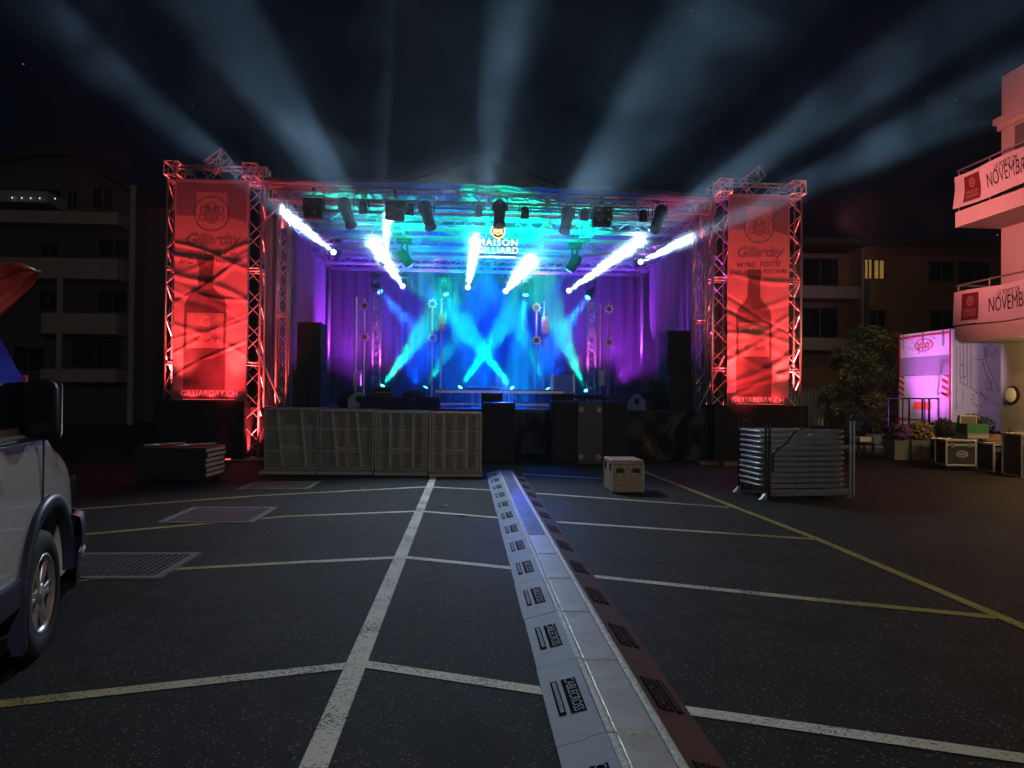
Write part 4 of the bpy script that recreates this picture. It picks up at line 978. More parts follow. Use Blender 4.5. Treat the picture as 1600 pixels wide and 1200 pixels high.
# ================================================================== ALUMINIUM TREAD BOX
a = G(956, 771); b = G(1005, 771)
x0, x1, y0, y1 = a.x, b.x, a.y, a.y + 0.66; zt = P(980, 719, a.y).z
t = thing('tread_plate_box', 'aluminium tread plate box standing alone on the asphalt', 'box', ((x0 + x1) / 2, y0, 0))
mb = MB(); mb.box(x0, x1, y0, y1, 0.016, zt - 0.07, 0.008); mb.build('body', M['tread'], t)
mb = MB(); mb.box(x0 - 0.006, x1 + 0.006, y0 - 0.006, y1 + 0.006, zt - 0.068, zt, 0.012); mb.build('lid', M['tread'], t)
mb = MB()
for x in (x0, x1):
    for y in (y0, y1): mb.box(x - 0.012, x + 0.012, y - 0.012, y + 0.012, 0.018, zt - 0.07, 0.003)
mb.build('corner_edge', M['alu'], t)
for f in (0.25, 0.77):
    x = x0 + (x1 - x0) * f; z = zt - 0.155
    mb = MB(); mb.box(x - 0.055, x + 0.055, y0 - 0.012, y0 - 0.001, z - 0.035, z + 0.035, 0.004); h = mb.build('handle_plate', M['fix'], t)
    mb = MB(); mb.path([(x - 0.045, y0 - 0.012, z + 0.012), (x - 0.045, y0 - 0.03, z - 0.01), (x + 0.045, y0 - 0.03, z - 0.01), (x + 0.045, y0 - 0.012, z + 0.012)], 0.007, 6); mb.build('grip', M['rubber'], h)
for y in (y0 + 0.12, y0 + 0.5):
    mb = MB(); mb.box(x0 - 0.014, x0 - 0.001, y - 0.03, y + 0.03, zt - 0.16, zt - 0.05, 0.004); mb.build('clasp', M['fix'], t)

# ================================================================== BARRIER STACK
c0, c1, c3 = G(1199, 782), G(1331, 780), G(1164, 772)
ux = (c1 - c0); Lx = ux.length; ux.normalize(); uy = Vector((-ux.y, ux.x, 0)); Ly = 0.82
T = frame3(c0, ux, uy)
t = thing('barrier_dolly', 'steel transport dolly with upright posts carrying crowd barriers', 'dolly', c0, None, math.atan2(ux.y, ux.x))
zp = 1.13
for x, y in ((0, 0), (Lx, 0), (0, Ly), (Lx, Ly)):
    mb = MB(); mb.tube((x - 0.028, y, 0.05), (x - 0.028, y, zp), 0.019, 8); mb.tube((x + 0.028, y, 0.05), (x + 0.028, y, zp), 0.019, 8); mb.build('post', M['fix'] if x == 0 else M['steel'], t, local=True)
    mb = MB(); mb.prism([(x - 0.12, y - 0.03, 0.014), (x - 0.02, y - 0.03, 0.014), (x - 0.02, y - 0.03, 0.12)], (0, 0.06, 0)); mb.build('foot', M['alu'], t, local=True)
mb = MB()
for y in (0.0, Ly): mb.box(0.045, Lx - 0.045, y - 0.03, y + 0.03, 0.06, 0.15, 0.006)
for x in (0.2, Lx - 0.2): mb.box(x - 0.03, x + 0.03, 0.031, Ly - 0.031, 0.07, 0.13)
mb.build('base_frame', M['steel'], t, local=True)
def barrier():
    o = thing('crowd_barrier', '', 'crowd barrier', (0, 0, 0), 'crowd barriers stacked flat on the dolly')
    mb = MB(); x0, x1, y0, y1 = -0.06, Lx - 0.08, 0.055, Ly - 0.055
    mb.path([(x0 + 0.08, y0, 0), (x1 - 0.08, y0, 0)], 0.021, 8)
    mb.path([(x0 + 0.08, y1, 0), (x1 - 0.08, y1, 0)], 0.021, 8)
    for x, s in ((x0, 1), (x1, -1)):
        mb.path([(x + s * 0.08, y0, 0), (x + s * 0.025, y0 + 0.015, 0), (x, y0 + 0.07, 0), (x, y1 - 0.07, 0), (x + s * 0.025, y1 - 0.015, 0), (x + s * 0.08, y1, 0)], 0.021, 8)
    mb.build('tube_frame', M['steel'], o, True, local=True)
    mb = MB()
    for k in range(1, 11):
        x = x0 + (x1 - x0) * k / 11; mb.tube((x, y0, 0), (x, y1, 0), 0.009, 6, caps=False)
    mb.build('infill_bars', M['steel'], o, local=True)
    mb = MB(); mb.box(0.06, Lx - 0.16, 0.022, 0.032, -0.030, 0.026, 0.003); mb.build('side_plate', M['steel'], o, local=True)
    return o
b0 = barrier(); NB = 11
ordw = ['lowest', 'second from the bottom', 'third from the bottom', 'fourth from the bottom', 'fifth from the bottom', 'in the middle', 'fifth from the top', 'fourth from the top', 'third from the top', 'second from the top', 'topmost']
for k in range(NB):
    o = b0 if k == 0 else copy_tree(b0)
    o['label'] = 'grey tube crowd barrier lying flat on the dolly, %s of its stack' % ordw[k]
    jx = random.uniform(-0.012, 0.012)
    o.location = T @ Vector((jx, random.uniform(-0.006, 0.006), 0.20 + k * 0.0775)); o.rotation_euler = (0, 0, math.atan2(ux.y, ux.x) + random.uniform(-0.006, 0.006))
ztop = 0.20 + 10 * 0.0775 + 0.024
mb = MB(); mb.path([T @ Vector(p) for p in ((0.85, 0.3, ztop + 0.012), (0.6, 0.1, ztop + 0.02), (0.42, 0.012, ztop - 0.03), (0.28, 0.0, 0.80), (0.14, 0.0, 0.72), (0.09, -0.002, 0.66), (0.08, 0.0, 0.4))], 0.013, 6)
tag(mb.build('black_strap', M['rubber'], None, True), 'black strap hanging down over the barrier stack', 'strap')
mb = MB(); q = T @ Vector((Lx * 0.66, 0.3, ztop))
mb.lathe(Matrix.Translation(q), [(0.035, 0), (0.04, 0.04), (0.015, 0.05), (0.015, 0.1)], 10); mb.obox(Matrix.Translation(q + Vector((0.12, 0, 0.03))), 0.22, 0.06, 0.05, 0.01)
tag(mb.build('pipe_clamp', M['fix'], None), 'dark pipe clamp left on top of the barrier stack', 'clamp')

# ================================================================== STACKED DECKS
c0, c1 = G(209, 757), G(322, 758)
c2 = G(350, 749)
ux = (c1 - c0); Lx = ux.length; ux.normalize(); uy = Vector((-ux.y, ux.x, 0)); Ly = 0.85
an = math.atan2(ux.y, ux.x)
t = thing('deck_dolly', 'low wheeled dolly under the stacked stage decks', 'dolly', c0, None, an)
mb = MB(); mb.box(0, Lx, 0, Ly, 0.085, 0.12, 0.004); mb.build('frame', M['fix'], t, local=True)
for x in (0.18, Lx - 0.12):
    for y in (0.1, Ly - 0.1):
        mb = MB(); mb.lathe(Matrix.Translation((x, y, 0.045)) @ Matrix.Rotation(R(90), 4, 'X'), [(0.035, -0.018), (0.045, -0.012), (0.045, 0.012), (0.035, 0.018)], 12); mb.box(x - 0.025, x + 0.025, y - 0.026, y + 0.026, 0.0905, 0.0845 + 0.0); mb.build('wheel', M['rubber'], t, local=True)
def deck():
    o = thing('stage_deck', '', 'stage deck', (0, 0, 0), 'stage decks stacked on the dolly')
    mb = MB(); mb.box(0.0, Lx, 0.0, Ly, 0.052, 0.068, 0.002); mb.build('board', M['deck'], o, local=True)
    for y in (0.004, Ly - 0.034): mb = MB(); mb.box(0.004, Lx - 0.004, y, y + 0.03, 0, 0.05); mb.build('side_rail', M['fix'], o, local=True)
    for x in (0.004, Lx - 0.028):
        mb = MB(); mb.box(x, x + 0.024, 0.036, Ly - 0.036, 0.0, 0.016); mb.box(x, x + 0.024, 0.036, Ly - 0.036, 0.036, 0.05); mb.box(x + 0.003, x + 0.019, 0.036, Ly - 0.036, 0.016, 0.036); mb.build('end_rail', M['white'], o, local=True)  # white ends stand in for stage light falling on the stack
    return o
d0 = deck(); T = frame3(c0, ux, uy)
for k in range(6):
    o = d0 if k == 0 else copy_tree(d0)
    o['label'] = 'black edged stage deck lying on the dolly, %s of six' % ['lowest', 'second from the bottom', 'third from the bottom', 'third from the top', 'second from the top', 'topmost'][k]
    o.location = T @ Vector((random.uniform(-0.02, 0.02), random.uniform(-0.01, 0.01), 0.123 + k * 0.078)); o.rotation_euler = (0, 0, an + random.uniform(-0.012, 0.012))
zt = 0.123 + 6 * 0.078
for k, (x, lab) in enumerate(((0.35, 'long pale tube lying on the stacked decks'), (0.85, 'short pale tube lying at the near end of the stacked decks'))):
    mb = MB(); mb.tube(T @ Vector((x - 0.25, 0.1, zt + 0.016)), T @ Vector((x + 0.2, 0.6, zt + 0.016)), 0.024, 10); tag(mb.build('loose_tube', M['alu'], None, True), lab, 'tube')

# ================================================================== VAN
wc = G(53, 1029)
VX = wc.x + 0.06          # plane of the van's near side
WY = wc.y + 0.02
van = thing('parked_van', 'white van with dark blue cladding parked at the edge of the lot', 'van', (VX - 1.0, WY - 2.0, 0))
HW = 1.0; XC = VX - HW
def hwid(dy):       # half width by distance ahead of the wheel
    for (a, wa), (b, wb) in zip(((-4.2, 0.95), (-3.6, 1.0), (0.45, 1.0), (0.72, 0.965), (0.86, 0.88), (0.93, 0.72), (0.97, 0.5)), ((-3.6, 1.0), (0.45, 1.0), (0.72, 0.965), (0.86, 0.88), (0.93, 0.72), (0.97, 0.5), (9, 0.5))):
        if a <= dy <= b: return wa + (wb - wa) * (dy - a) / (b - a)
    return 0.95
st = []
def sec(dy, zt_, cab):
    w = hwid(dy)
    if cab: pr = [(0.95, 0.26), (1.0, 0.42), (1.0, 0.72), (0.995, 1.0), (0.985, 1.2), (0.93, 1.24 + (zt_ - 1.24) * 0.35), (0.86, 1.24 + (zt_ - 1.24) * 0.8), (0.76, zt_ - 0.02), (0.4, zt_)]
    else: pr = [(0.95, 0.26), (1.0, 0.40), (1.0, 0.62), (0.995, 0.80), (0.985, zt_ - 0.2), (0.96, zt_ - 0.1), (0.88, zt_ - 0.035), (0.7, zt_ - 0.005), (0.4, zt_)]
    return dy, [(f * w, z) for f, z in pr]
S_ = [sec(-4.1, 1.95, True), sec(-4.0, 1.98, True), sec(-2.5, 2.0, True), sec(-1.1, 1.98, True), sec(-0.85, 1.93, True), sec(-0.35, 1.62, True), sec(0.12, 1.30, True), sec(0.22, 1.24, False), sec(0.5, 1.17, False), sec(0.75, 1.08, False), sec(0.88, 0.98, False), sec(0.94, 0.9, False), sec(0.97, 0.84, False)]
mb = MB(); n = 18
for dy, pr in S_:
    for x, z in pr: mb.v.append(Vector((XC + x, WY + dy, z)))
    for x, z in reversed(pr): mb.v.append(Vector((XC - x, WY + dy, z)))
for k in range(len(S_) - 1):
    for i in range(n): mb.f.append([k * n + i, k * n + (i + 1) % n, (k + 1) * n + (i + 1) % n, (k + 1) * n + i])
mb.f += [list(range(n))[::-1], list(range((len(S_) - 1) * n, len(S_) * n))]; mb.m = [0] * len(mb.f)
body = mb.build('body', M['vanwhite'], van, True)
cm = MB(); cm.lathe(axisM((VX - 0.32, WY, 0.37), (1, 0, 0)), [(0.455, 0), (0.455, 0.6)], 40); cut = cm.build('cutter', M['dark_fill'])
md = body.modifiers.new('s', 'SUBSURF'); md.levels = 3; md.render_levels = 3
bo = body.modifiers.new('b', 'BOOLEAN'); bo.operation = 'DIFFERENCE'; bo.object = cut; bo.solver = 'EXACT'
o0 = ORG[van.name]; cut.location = (0, 0, 0)
bpy.context.view_layer.update()
dg = bpy.context.evaluated_depsgraph_get(); nm = bpy.data.meshes.new_from_object(body.evaluated_get(dg))
body.modifiers.clear(); body.data = nm; bpy.data.objects.remove(cut)
auto(body, 40)
def on_side(dy, z):      # surface point of the near side
    w = hwid(dy)
    return VX - (1 - w) , WY + dy, z
# arch cladding
mb = MB(); n = 40; vs = []
for i in range(n + 1):
    a = R(2 + 200 * i / n)
    for r, dx in ((0.45, -0.03), (0.452, 0.022), (0.50, 0.032), (0.535, 0.018), (0.54, -0.03)): vs.append((VX + dx - 0.012 * max(0, math.cos(a)), WY + r * math.cos(a), 0.37 + r * math.sin(a)))
mb.add(vs, [(i * 5 + k, i * 5 + k + 1, (i + 1) * 5 + k + 1, (i + 1) * 5 + k) for i in range(n) for k in range(4)]); mb.build('wheel_arch', M['vanblue'], van, True)
# bumper
mb = MB(); ys = [0.50, 0.6, 0.72, 0.80, 0.86, 0.90, 0.93, 0.95, 0.97]; pl = []
for s in (1, -1):
    q = [(XC + s * (hwid(y) + 0.028), WY + y + 0.03 * max(0, (y - 0.7) / 0.27)) for y in ys]
    pl = pl + (q if s > 0 else q[::-1])
zs = [(0.24, -0.05), (0.27, 0.0), (0.46, 0.012), (0.50, 0.03), (0.62, 0.03), (0.70, 0.018), (0.715, -0.03)]
cx = Vector((XC, WY))
vs = []
for z, o_ in zs:
    for x, y in pl:
        d = Vector((x - XC, 0.0)); sg = 1 if x > XC else -1
        vs.append((x + sg * o_, y + o_ * max(0, (y - WY - 0.7) / 0.27), z))
k = len(pl); mb.add(vs, [(j * k + i, j * k + i + 1, (j + 1) * k + i + 1, (j + 1) * k + i) for j in range(len(zs) - 1) for i in range(k - 1)])
mb.build('bumper', M['vanblue'], van, True)
mb = MB(); mb.path([on_side(y, 0.475) for y in (0.56, 0.66, 0.74)], 0.016, 8)
mb.v = [v + Vector((0.05, 0, 0)) for v in mb.v]; mb.build('bumper_insert', M['white'], van, True)
# side glass, pillars, windscreen
mb = MB()
gl = [(-0.95, 1.30), (-0.02, 1.30), (-0.12, 1.40), (-0.62, 1.80), (-0.95, 1.84)]
def xs(z): return VX - 0.015 - max(0, z - 1.2) * 0.165
mb.prism([(xs(z) + 0.018, WY + y, z) for y, z in gl], (-0.02, 0, 0)); mb.build('side_window', M['glass'], van)
mb = MB(); mb.prism([(xs(z) + 0.014, WY + y, z) for y, z in ((-2.4, 1.28), (-1.06, 1.28), (-1.06, 1.84), (-2.4, 1.84))], (-0.02, 0, 0)); mb.build('side_window', M['glass'], van)
mb = MB(); mb.grid(lambda u, v: Vector((XC + (u * 2 - 1) * (0.86 - 0.14 * v), WY + 0.13 - 0.93 * v + 0.03, 1.31 + 0.60 * v + 0.012)), 6, 6); mb.build('windscreen', M['glass'], van)
# beltline and shut lines
mb = MB(); mb.path([(VX + 0.001, WY + y, 1.235) for y in (-2.0, -1.0, -0.3, 0.02)], 0.012, 6); mb.build('window_seal', M['rubber'], van)
mb = MB(); mb.path([(VX + 0.001, WY - 0.13, z) for z in (1.22, 1.0, 0.9, 0.84)], 0.005, 5); mb.path([(VX + 0.002, WY - 1.05, z) for z in (1.22, 0.9, 0.45)], 0.005, 5); mb.build('door_gap', M['rubber'], van)
mb = MB(); mb.obox(Matrix.Translation((VX + 0.015, WY - 0.93, 1.08)), 0.03, 0.18, 0.035, 0.01); mb.build('door_handle', M['vanwhite'], van)
mb = MB(); mb.box(VX - 0.01, VX + 0.022, WY - 3.2, WY - 0.53, 0.42, 0.56, 0.008); mb.build('side_moulding', M['vanblue'], van)
# mirror
mc = Matrix.Rotation(R(-13), 3, 'Z') @ (P(64, 640, WY - 0.30) - Vector((VX, WY, 0))) + Vector((VX, WY, 0))
mb = MB(); mb.obox(Matrix.Translation(mc) @ Matrix.Rotation(R(12), 4, 'Z'), 0.16, 0.13, 0.32, 0.055); mi = mb.build('mirror', M['black'], van, True)
mb = MB(); mb.obox(Matrix.Translation(mc + Vector((0.0, -0.068, 0.04))) @ Matrix.Rotation(R(12), 4, 'Z'), 0.13, 0.012, 0.2, 0.004); mb.build('mirror_glass', M['glass'], mi)
mb = MB(); mb.obox(Matrix.Translation(mc + Vector((0.0, 0.062, 0.0))) @ Matrix.Rotation(R(12), 4, 'Z'), 0.166, 0.05, 0.31, 0.025); mb.build('mirror_shell', M['fix'], mi, True)
mb = MB(); mb.path([(VX - 0.03, WY - 0.25, 1.27), (VX + 0.05, WY - 0.27, 1.28), (mc.x, mc.y, mc.z - 0.1)], 0.035, 8); mb.build('mirror_arm', M['black'], mi, True)
# wheel
whl = MB(); A = axisM((VX - 0.22, WY, 0.355), (1, 0, 0))
whl.lathe(A, [(0.21, 0.0), (0.30, -0.01), (0.345, 0.02), (0.356, 0.05), (0.356, 0.15), (0.345, 0.185), (0.30, 0.205), (0.225, 0.2), (0.218, 0.17)], 48); wo_ = whl.build('wheel', M['rubber'], van, True)
whl = MB(); whl.lathe(A, [(0.216, 0.17), (0.222, 0.198), (0.205, 0.2), (0.195, 0.15), (0.19, 0.05)], 40); whl.lathe(A, [(0.06, 0.1), (0.06, 0.185), (0.045, 0.195), (0.0, 0.197)], 20)
for k in range(6):
    for q in (-0.13, 0.13):
        a = k * PI / 3 + q
        Rm = A @ Matrix.Rotation(a, 4, 'Z') @ Matrix.Translation((0.13, 0, 0.172)); whl.obox(Rm, 0.15, 0.034, 0.024, 0.006)
whl.build('rim', M['rim'], wo_, True)
for k in whl.v: pass
mb = MB(); mb.lathe(A, [(0.19, 0.04), (0.19, 0.06)], 30); mb.build('brake_disc', M['plate'], wo_)
mb = MB(); mb.lathe(axisM((VX - 0.40, WY, 0.37), (1, 0, 0)), [(0.47, 0), (0.47, 0.05)], 30); mb.box(XC - 0.9, VX - 0.05, WY - 3.8, WY + 0.75, 0.2, 0.262); mb.build('underbody', M['dark_fill'], van)
# headlamp
mb = MB(); mb.obox(Matrix.Translation((VX - 0.16, WY + 0.80, 0.86)) @ Matrix.Rotation(R(-35), 4, 'Z'), 0.05, 0.26, 0.13, 0.03); mb.build('headlight', M['glass'], van, True)
# rear wheel, mostly outside the picture
whl = MB(); A2 = axisM((VX - 0.2, WY - 3.0, 0.355), (1, 0, 0)); whl.lathe(A2, [(0.21, 0.0), (0.345, 0.02), (0.356, 0.15), (0.30, 0.205), (0.05, 0.19)], 40); whl.build('wheel', M['rubber'], van, True)

VROT = R(13); piv = Vector((VX, WY, 0)); van.location = Matrix.Rotation(VROT, 3, 'Z') @ (Vector(van.location) - piv) + piv; van.rotation_euler = (0, 0, VROT)
# feather flag and red board behind the van
FY = 7.4
t = thing('feather_flag', 'curved red feather flag rising behind the white van', 'flag', (P(-90, 600, FY).x, FY, 0))
edge = [(-95, 455), (-60, 428), (-20, 415), (12, 411), (36, 413), (62, 425)]
low = [(-95, 640), (-60, 590), (-30, 545), (0, 500), (30, 462), (62, 426)]
def fl(u, v):
    k = u * 5; i = min(4, int(k)); f = k - i
    a = Vector(edge[i]).lerp(Vector(edge[i + 1]), f); b = Vector(low[i]).lerp(Vector(low[i + 1]), f); q = b.lerp(a, v)
    p = P(q.x, q.y, FY); p.y += 0.05 * math.sin(u * 9 + v * 4) + 0.03 * math.sin(v * 11); return p
mb = MB(); mb.grid(fl, 30, 16); fo = mb.build('cloth', M['flagred'], t, True)
mb = MB(); mb.grid(lambda u, v: fl(u, v * 0.16) + Vector((0, -0.006, 0)), 30, 3); mb.grid(lambda u, v: fl(u, 0.78 + v * 0.04) + Vector((0, -0.006, 0)), 30, 2); mb.build('hem', M['flagdark'], fo, True)
mb = MB(); mb.path([(P(-100, 600, FY).x, FY, 0.0)] + [P(*e, FY) for e in [(-98, 520)] + edge], 0.012, 6); mb.build('pole', M['alu'], t, True)
mb = MB(); x = P(-100, 600, FY).x; mb.box(x - 0.3, x + 0.3, FY - 0.3, FY + 0.3, 0.006, 0.04, 0.005); mb.build('base_plate', M['steel'], t)
a, b = P(-60, 585, 9.0), P(41, 585, 9.0)
t = thing('red_board', 'dark red board standing behind the mirror of the van', 'board', (a.x, 9.0, 0))
mb = MB(); mb.box(a.x, b.x, 9.0, 9.04, 0.35, a.z, 0.006); mb.build('panel', M['flagred'], t)
for x in (a.x + 0.1, b.x - 0.1):
    mb = MB(); mb.tube((x, 9.06, 0.005), (x, 9.06, a.z - 0.1), 0.02, 8); mb.build('leg', M['steel'], t)

# ================================================================== BUILDINGS
def window(mb_parent, x0, x1, y, z0, z1, lit=False, name='window', ny=-1):
    mb = MB(); f = 0.05
    mb.box(x0, x1, y - 0.05, y - 0.004, z1 - f, z1); mb.box(x0, x1, y - 0.05, y - 0.004, z0, z0 + f); mb.box(x0, x0 + f, y - 0.05, y - 0.004, z0 + f, z1 - f); mb.box(x1 - f, x1, y - 0.05, y - 0.004, z0 + f, z1 - f)
    xm = (x0 + x1) / 2; mb.box(xm - 0.03, xm + 0.03, y - 0.05, y - 0.004, z0 + f, z1 - f)
    w = mb.build(name, M['winframe'], mb_parent)
    mb = MB(); mb.box(x0 + f, x1 - f, y - 0.022, y - 0.006, z0 + f, z1 - f); mb.build('pane', M['litblind'] if lit else M['winglass'], w)
    if lit:
        mb = MB()
        for k in range(16): z = z0 + f + (z1 - z0 - 2 * f) * (k + 0.5) / 16; mb.box(x0 + f, x1 - f, y - 0.03, y - 0.023, z, z + 0.02)
        mb.build('blind_slats', M['wood'], w)
# apartment block with gable, left
BY = 34.0
def bx_(px, Y): return P(px, 600, Y).x
def bz_(px, py, Y): return P(px, py, Y).z
t = thing('apartment_block', 'dark gabled apartment block with stacked balconies behind the van', 'building', (bx_(80, BY), BY, 0))
xL, xM, xR = bx_(-260, BY), bx_(205, BY), bx_(262, BY)
zE, zA = bz_(205, 305, BY), bz_(100, 247, BY)
mb = MB(); mb.prism([(xL, BY, -0.002), (xM, BY, -0.002), (xM, BY, zE), (bx_(110, BY), BY, zA), (bx_(60, BY), BY, zA), (xL, BY, zE - 0.3)], (0, 10, 0)); mb.build('wall', M['dimrender'], t)
mb = MB(); mb.box(xM + 0.004, xR + 1.5, BY + 1.2, BY + 9, -0.002, bz_(235, 315, BY)); mb.build('side_wing', M['dimrender'], t)
mb = MB(); mb.prism([(xM + 0.3, BY - 0.4, zE - 0.05), (bx_(110, BY), BY - 0.4, zA + 0.02), (bx_(60, BY), BY - 0.4, zA + 0.02), (xL, BY - 0.4, zE - 0.28), (xL, BY - 0.4, zE), (bx_(60, BY), BY - 0.4, zA + 0.3), (bx_(110, BY), BY - 0.4, zA + 0.3), (xM + 0.3, BY - 0.4, zE + 0.2)], (0, 10.6, 0)); mb.build('roof', M['bark'], t)
for k, (y0, y1) in enumerate(((331, 350), (404, 436), (490, 522), (577, 597))):
    x1 = xM; x0 = xL if k < 2 else bx_(93, BY)
    mb = MB(); mb.box(x0, x1, BY - 1.5, BY - 0.004, bz_(150, y1, BY - 1.5), bz_(150, y0, BY - 1.5)); mb.build('balcony', M['slab'], t)
mb = MB(); mb.box(xL, bx_(100, BY), BY - 1.55, BY - 0.01, bz_(50, 329, BY), bz_(50, 312, BY)); mb.build('balcony', M['slab'], t)
for px in (93, 205):
    mb = MB(); x = bx_(px, BY - 1.5); mb.box(x - 0.1, x + 0.1, BY - 1.62, BY - 1.515, -0.002, bz_(150, 303 if px > 100 else 440, BY)); mb.build('column', M['slab'], t)
for x0, x1, y0, y1 in ((140, 174, 292, 328), (100, 118, 296, 328), (50, 92, 294, 312), (150, 200, 372, 402), (60, 90, 378, 402), (150, 198, 452, 488), (58, 90, 452, 486), (110, 190, 530, 575), (20, 70, 540, 580)):
    window(t, bx_(x0, BY), bx_(x1, BY), BY, bz_(x0, y1, BY), bz_(x0, y0, BY))
for k, px in enumerate((19, 34, 48, 62, 86)):
    q = P(px, 309 + 0.02 * px, BY - 1.65); o = None
    mb = MB(); mb.lathe(Matrix.Translation((q.x, q.y, q.z)), [(0.01, -0.02), (0.022, 0.0), (0.022, 0.03), (0.006, 0.04)], 8)
    tag(mb.build('balcony_light', M['pinlight'], None), 'tiny white light on the top balcony, %s from the stage side' % ['fifth', 'fourth', 'third', 'second', 'first'][k], 'lamp', 'small lights along a balcony')
# house behind the stage
HY = 48
t = thing('gabled_house', 'dark gabled house barely seen above the stage roof', 'building', (bx_(750, HY), HY, 0))
xa, xb = bx_(600, HY), bx_(900, HY); ze, za = bz_(650, 296, HY), bz_(755, 246, HY)
mb = MB(); mb.prism([(xa, HY, -0.002), (xb, HY, -0.002), (xb, HY, ze), (bx_(755, HY), HY, za), (xa, HY, ze)], (0, 9, 0)); mb.build('wall', M['dimrender'], t)
mb = MB(); mb.prism([(xa - 0.5, HY - 0.4, ze - 0.2), (bx_(755, HY), HY - 0.4, za + 0.02), (xb + 0.5, HY - 0.4, ze - 0.2), (xb + 0.5, HY - 0.4, ze + 0.1), (bx_(755, HY), HY - 0.4, za + 0.3), (xa - 0.5, HY - 0.4, ze + 0.1)], (0, 9.8, 0)); mb.build('roof', M['bark'], t)
window(t, bx_(735, HY), bx_(770, HY), HY, ze - 1.5, ze - 0.2)
# ochre apartment house, right
OY = 33.0
t = thing('ochre_house', 'dim ochre apartment house with balconies and one lit window behind the tree', 'building', (bx_(1400, OY), OY, 0))
x0, xm, x1 = bx_(1180, OY), bx_(1350, OY), bx_(1660, OY); zt = bz_(1420, 386, OY)
mb = MB(); mb.box(xm, x1, OY, OY + 9, -0.002, zt); mb.build('wall', M['ochre'], t)
mb = MB(); mb.box(x0, xm - 0.004, OY + 1.4, OY + 9, -0.002, zt - 0.1); mb.build('recessed_wall', M['ochre'], t)
mb = MB(); mb.box(x0 - 0.4, x1 + 0.4, OY - 0.35, OY + 9.4, zt + 0.004, zt + 0.25); mb.build('roof', M['bark'], t)
for y0, y1 in ((447, 466), (528, 547), (606, 622)):
    mb = MB(); mb.box(x0, xm - 0.02, OY + 0.1, OY + 1.39, bz_(1290, y1, OY + 0.1), bz_(1290, y0, OY + 0.1)); mb.build('balcony', M['slab'], t)
mb = MB(); xx = bx_(1346, OY); mb.box(xx - 0.05, xx + 0.05, OY - 0.1, OY - 0.01, 0.0, zt - 0.1); mb.build('downpipe', M['slab'], t)
mb = MB(); xx = bx_(1354, OY); mb.box(xx - 0.12, xx + 0.12, OY - 0.06, OY - 0.004, 0.0, bz_(1354, 438, OY)); mb.build('dark_strip', M['winframe'], t)
window(t, bx_(1363, OY), bx_(1381, OY), OY, bz_(1370, 437, OY), bz_(1370, 405, OY), True)
window(t, bx_(1348, OY), bx_(1361.5, OY), OY - 0.02, bz_(1355, 437, OY), bz_(1355, 404, OY), True)
for a, b, c, d in ((1450, 1489, 408, 440), (1487 + 8, 1545, 408, 442), (1357, 1382, 484, 515), (1452, 1490, 484, 520)):
    window(t, bx_(a, OY), bx_(b, OY), OY, bz_(a, d, OY), bz_(a, c, OY))
for a, b, c, d in ((1252, 1309, 403, 447), (1252, 1308, 480, 528)):
    window(t, bx_(a, OY + 1.4), bx_(b, OY + 1.4), OY + 1.4, bz_(a, d, OY + 1.4), bz_(a, c, OY + 1.4))
# slatted wall
t = thing('slatted_wall', 'pale vertical slatted wall between the banner tower and the tree', 'wall', (bx_(1280, 27), 27, 0))
a, b = bx_(1200, 27), bx_(1345, 27); zt = bz_(1280, 612, 27)
mb = MB(); mb.box(a, b, 27, 27.12, -0.002, zt); x = a
while x < b: mb.box(x, x + 0.07, 26.95, 26.999, 0.0, zt + 0.02); x += 0.13
mb.build('slats', M['concrete'], t)

# near building with balconies, right edge
EY = 17.0
X1 = P(1492, 400, EY).x; X2 = P(1564, 400, EY).x
t = NB_ = thing('corner_building', 'pink-lit corner building with two banner-hung balconies at the picture edge', 'building', (X2, EY, 0))
ztop = P(1565, 120, EY).z
mb = MB(); mb.box(X2, X2 + 9, 6.0, EY, -0.002, ztop, 0.01); mb.build('wall', M['cream'], t)
ze = P(1562, 187, EY).z
mb = MB(); mb.box(X2 - 0.14, X2 - 0.002, 6.0, EY + 0.1, ze - 0.12, ze + 0.02); mb.box(X2 - 0.07, X2 - 0.002, 6.0, EY + 0.05, ze - 0.26, ze - 0.12); mb.build('cornice', M['cream'], t)
slabs = []
for (yb, yt2) in ((356, 332), (536, 511)):
    zb_, zt_ = P(1492, yb, EY).z, P(1492, yt2, EY).z
    mb = MB(); mb.box(X1, X2 - 0.003, 8.0, EY, zb_, zt_, 0.008); sl = mb.build('balcony', M['cream'], t)
    slabs.append((zb_, zt_))
    mb = MB()
    for k in range(9):
        y = EY - 0.06 - k * 1.05; mb.tube((X1 + 0.05, y, zt_), (X1 + 0.05, y, zt_ + 0.95), 0.018, 6)
    mb.tube((X1 + 0.05, 8.0, zt_ + 0.95), (X1 + 0.05, EY, zt_ + 0.95), 0.02, 6); mb.tube((X1 + 0.05, 8.0, zt_ + 0.12), (X1 + 0.05, EY, zt_ + 0.12), 0.015, 6); mb.tube((X1 + 0.05, EY - 0.03, zt_ + 0.95), (X2, EY - 0.03, zt_ + 0.95), 0.02, 6)
    mb.build('railing', M['steel'], sl)
for (z0_, z1_) in ((slabs[0][1], 0), (slabs[1][1], 0)):
    mb = MB(); mb.box(X2 - 0.02, X2 - 0.003, 12.6, 14.0, z0_ + 0.05, z0_ + 2.1); w = mb.build('balcony_door', M['winframe'], t)
    mb = MB(); mb.box(X2 - 0.028, X2 - 0.021, 12.68, 13.92, z0_ + 0.15, z0_ + 2.0); mb.build('pane', M['winglass'], w)
mb = MB(); mb.box(X2 - 0.01, X2 - 0.002, 13.0, 16.55, ze - 1.5, ze - 0.3); mb.build('grey_panel', M['concrete'], t)  # flat grey panel set on the cream wall
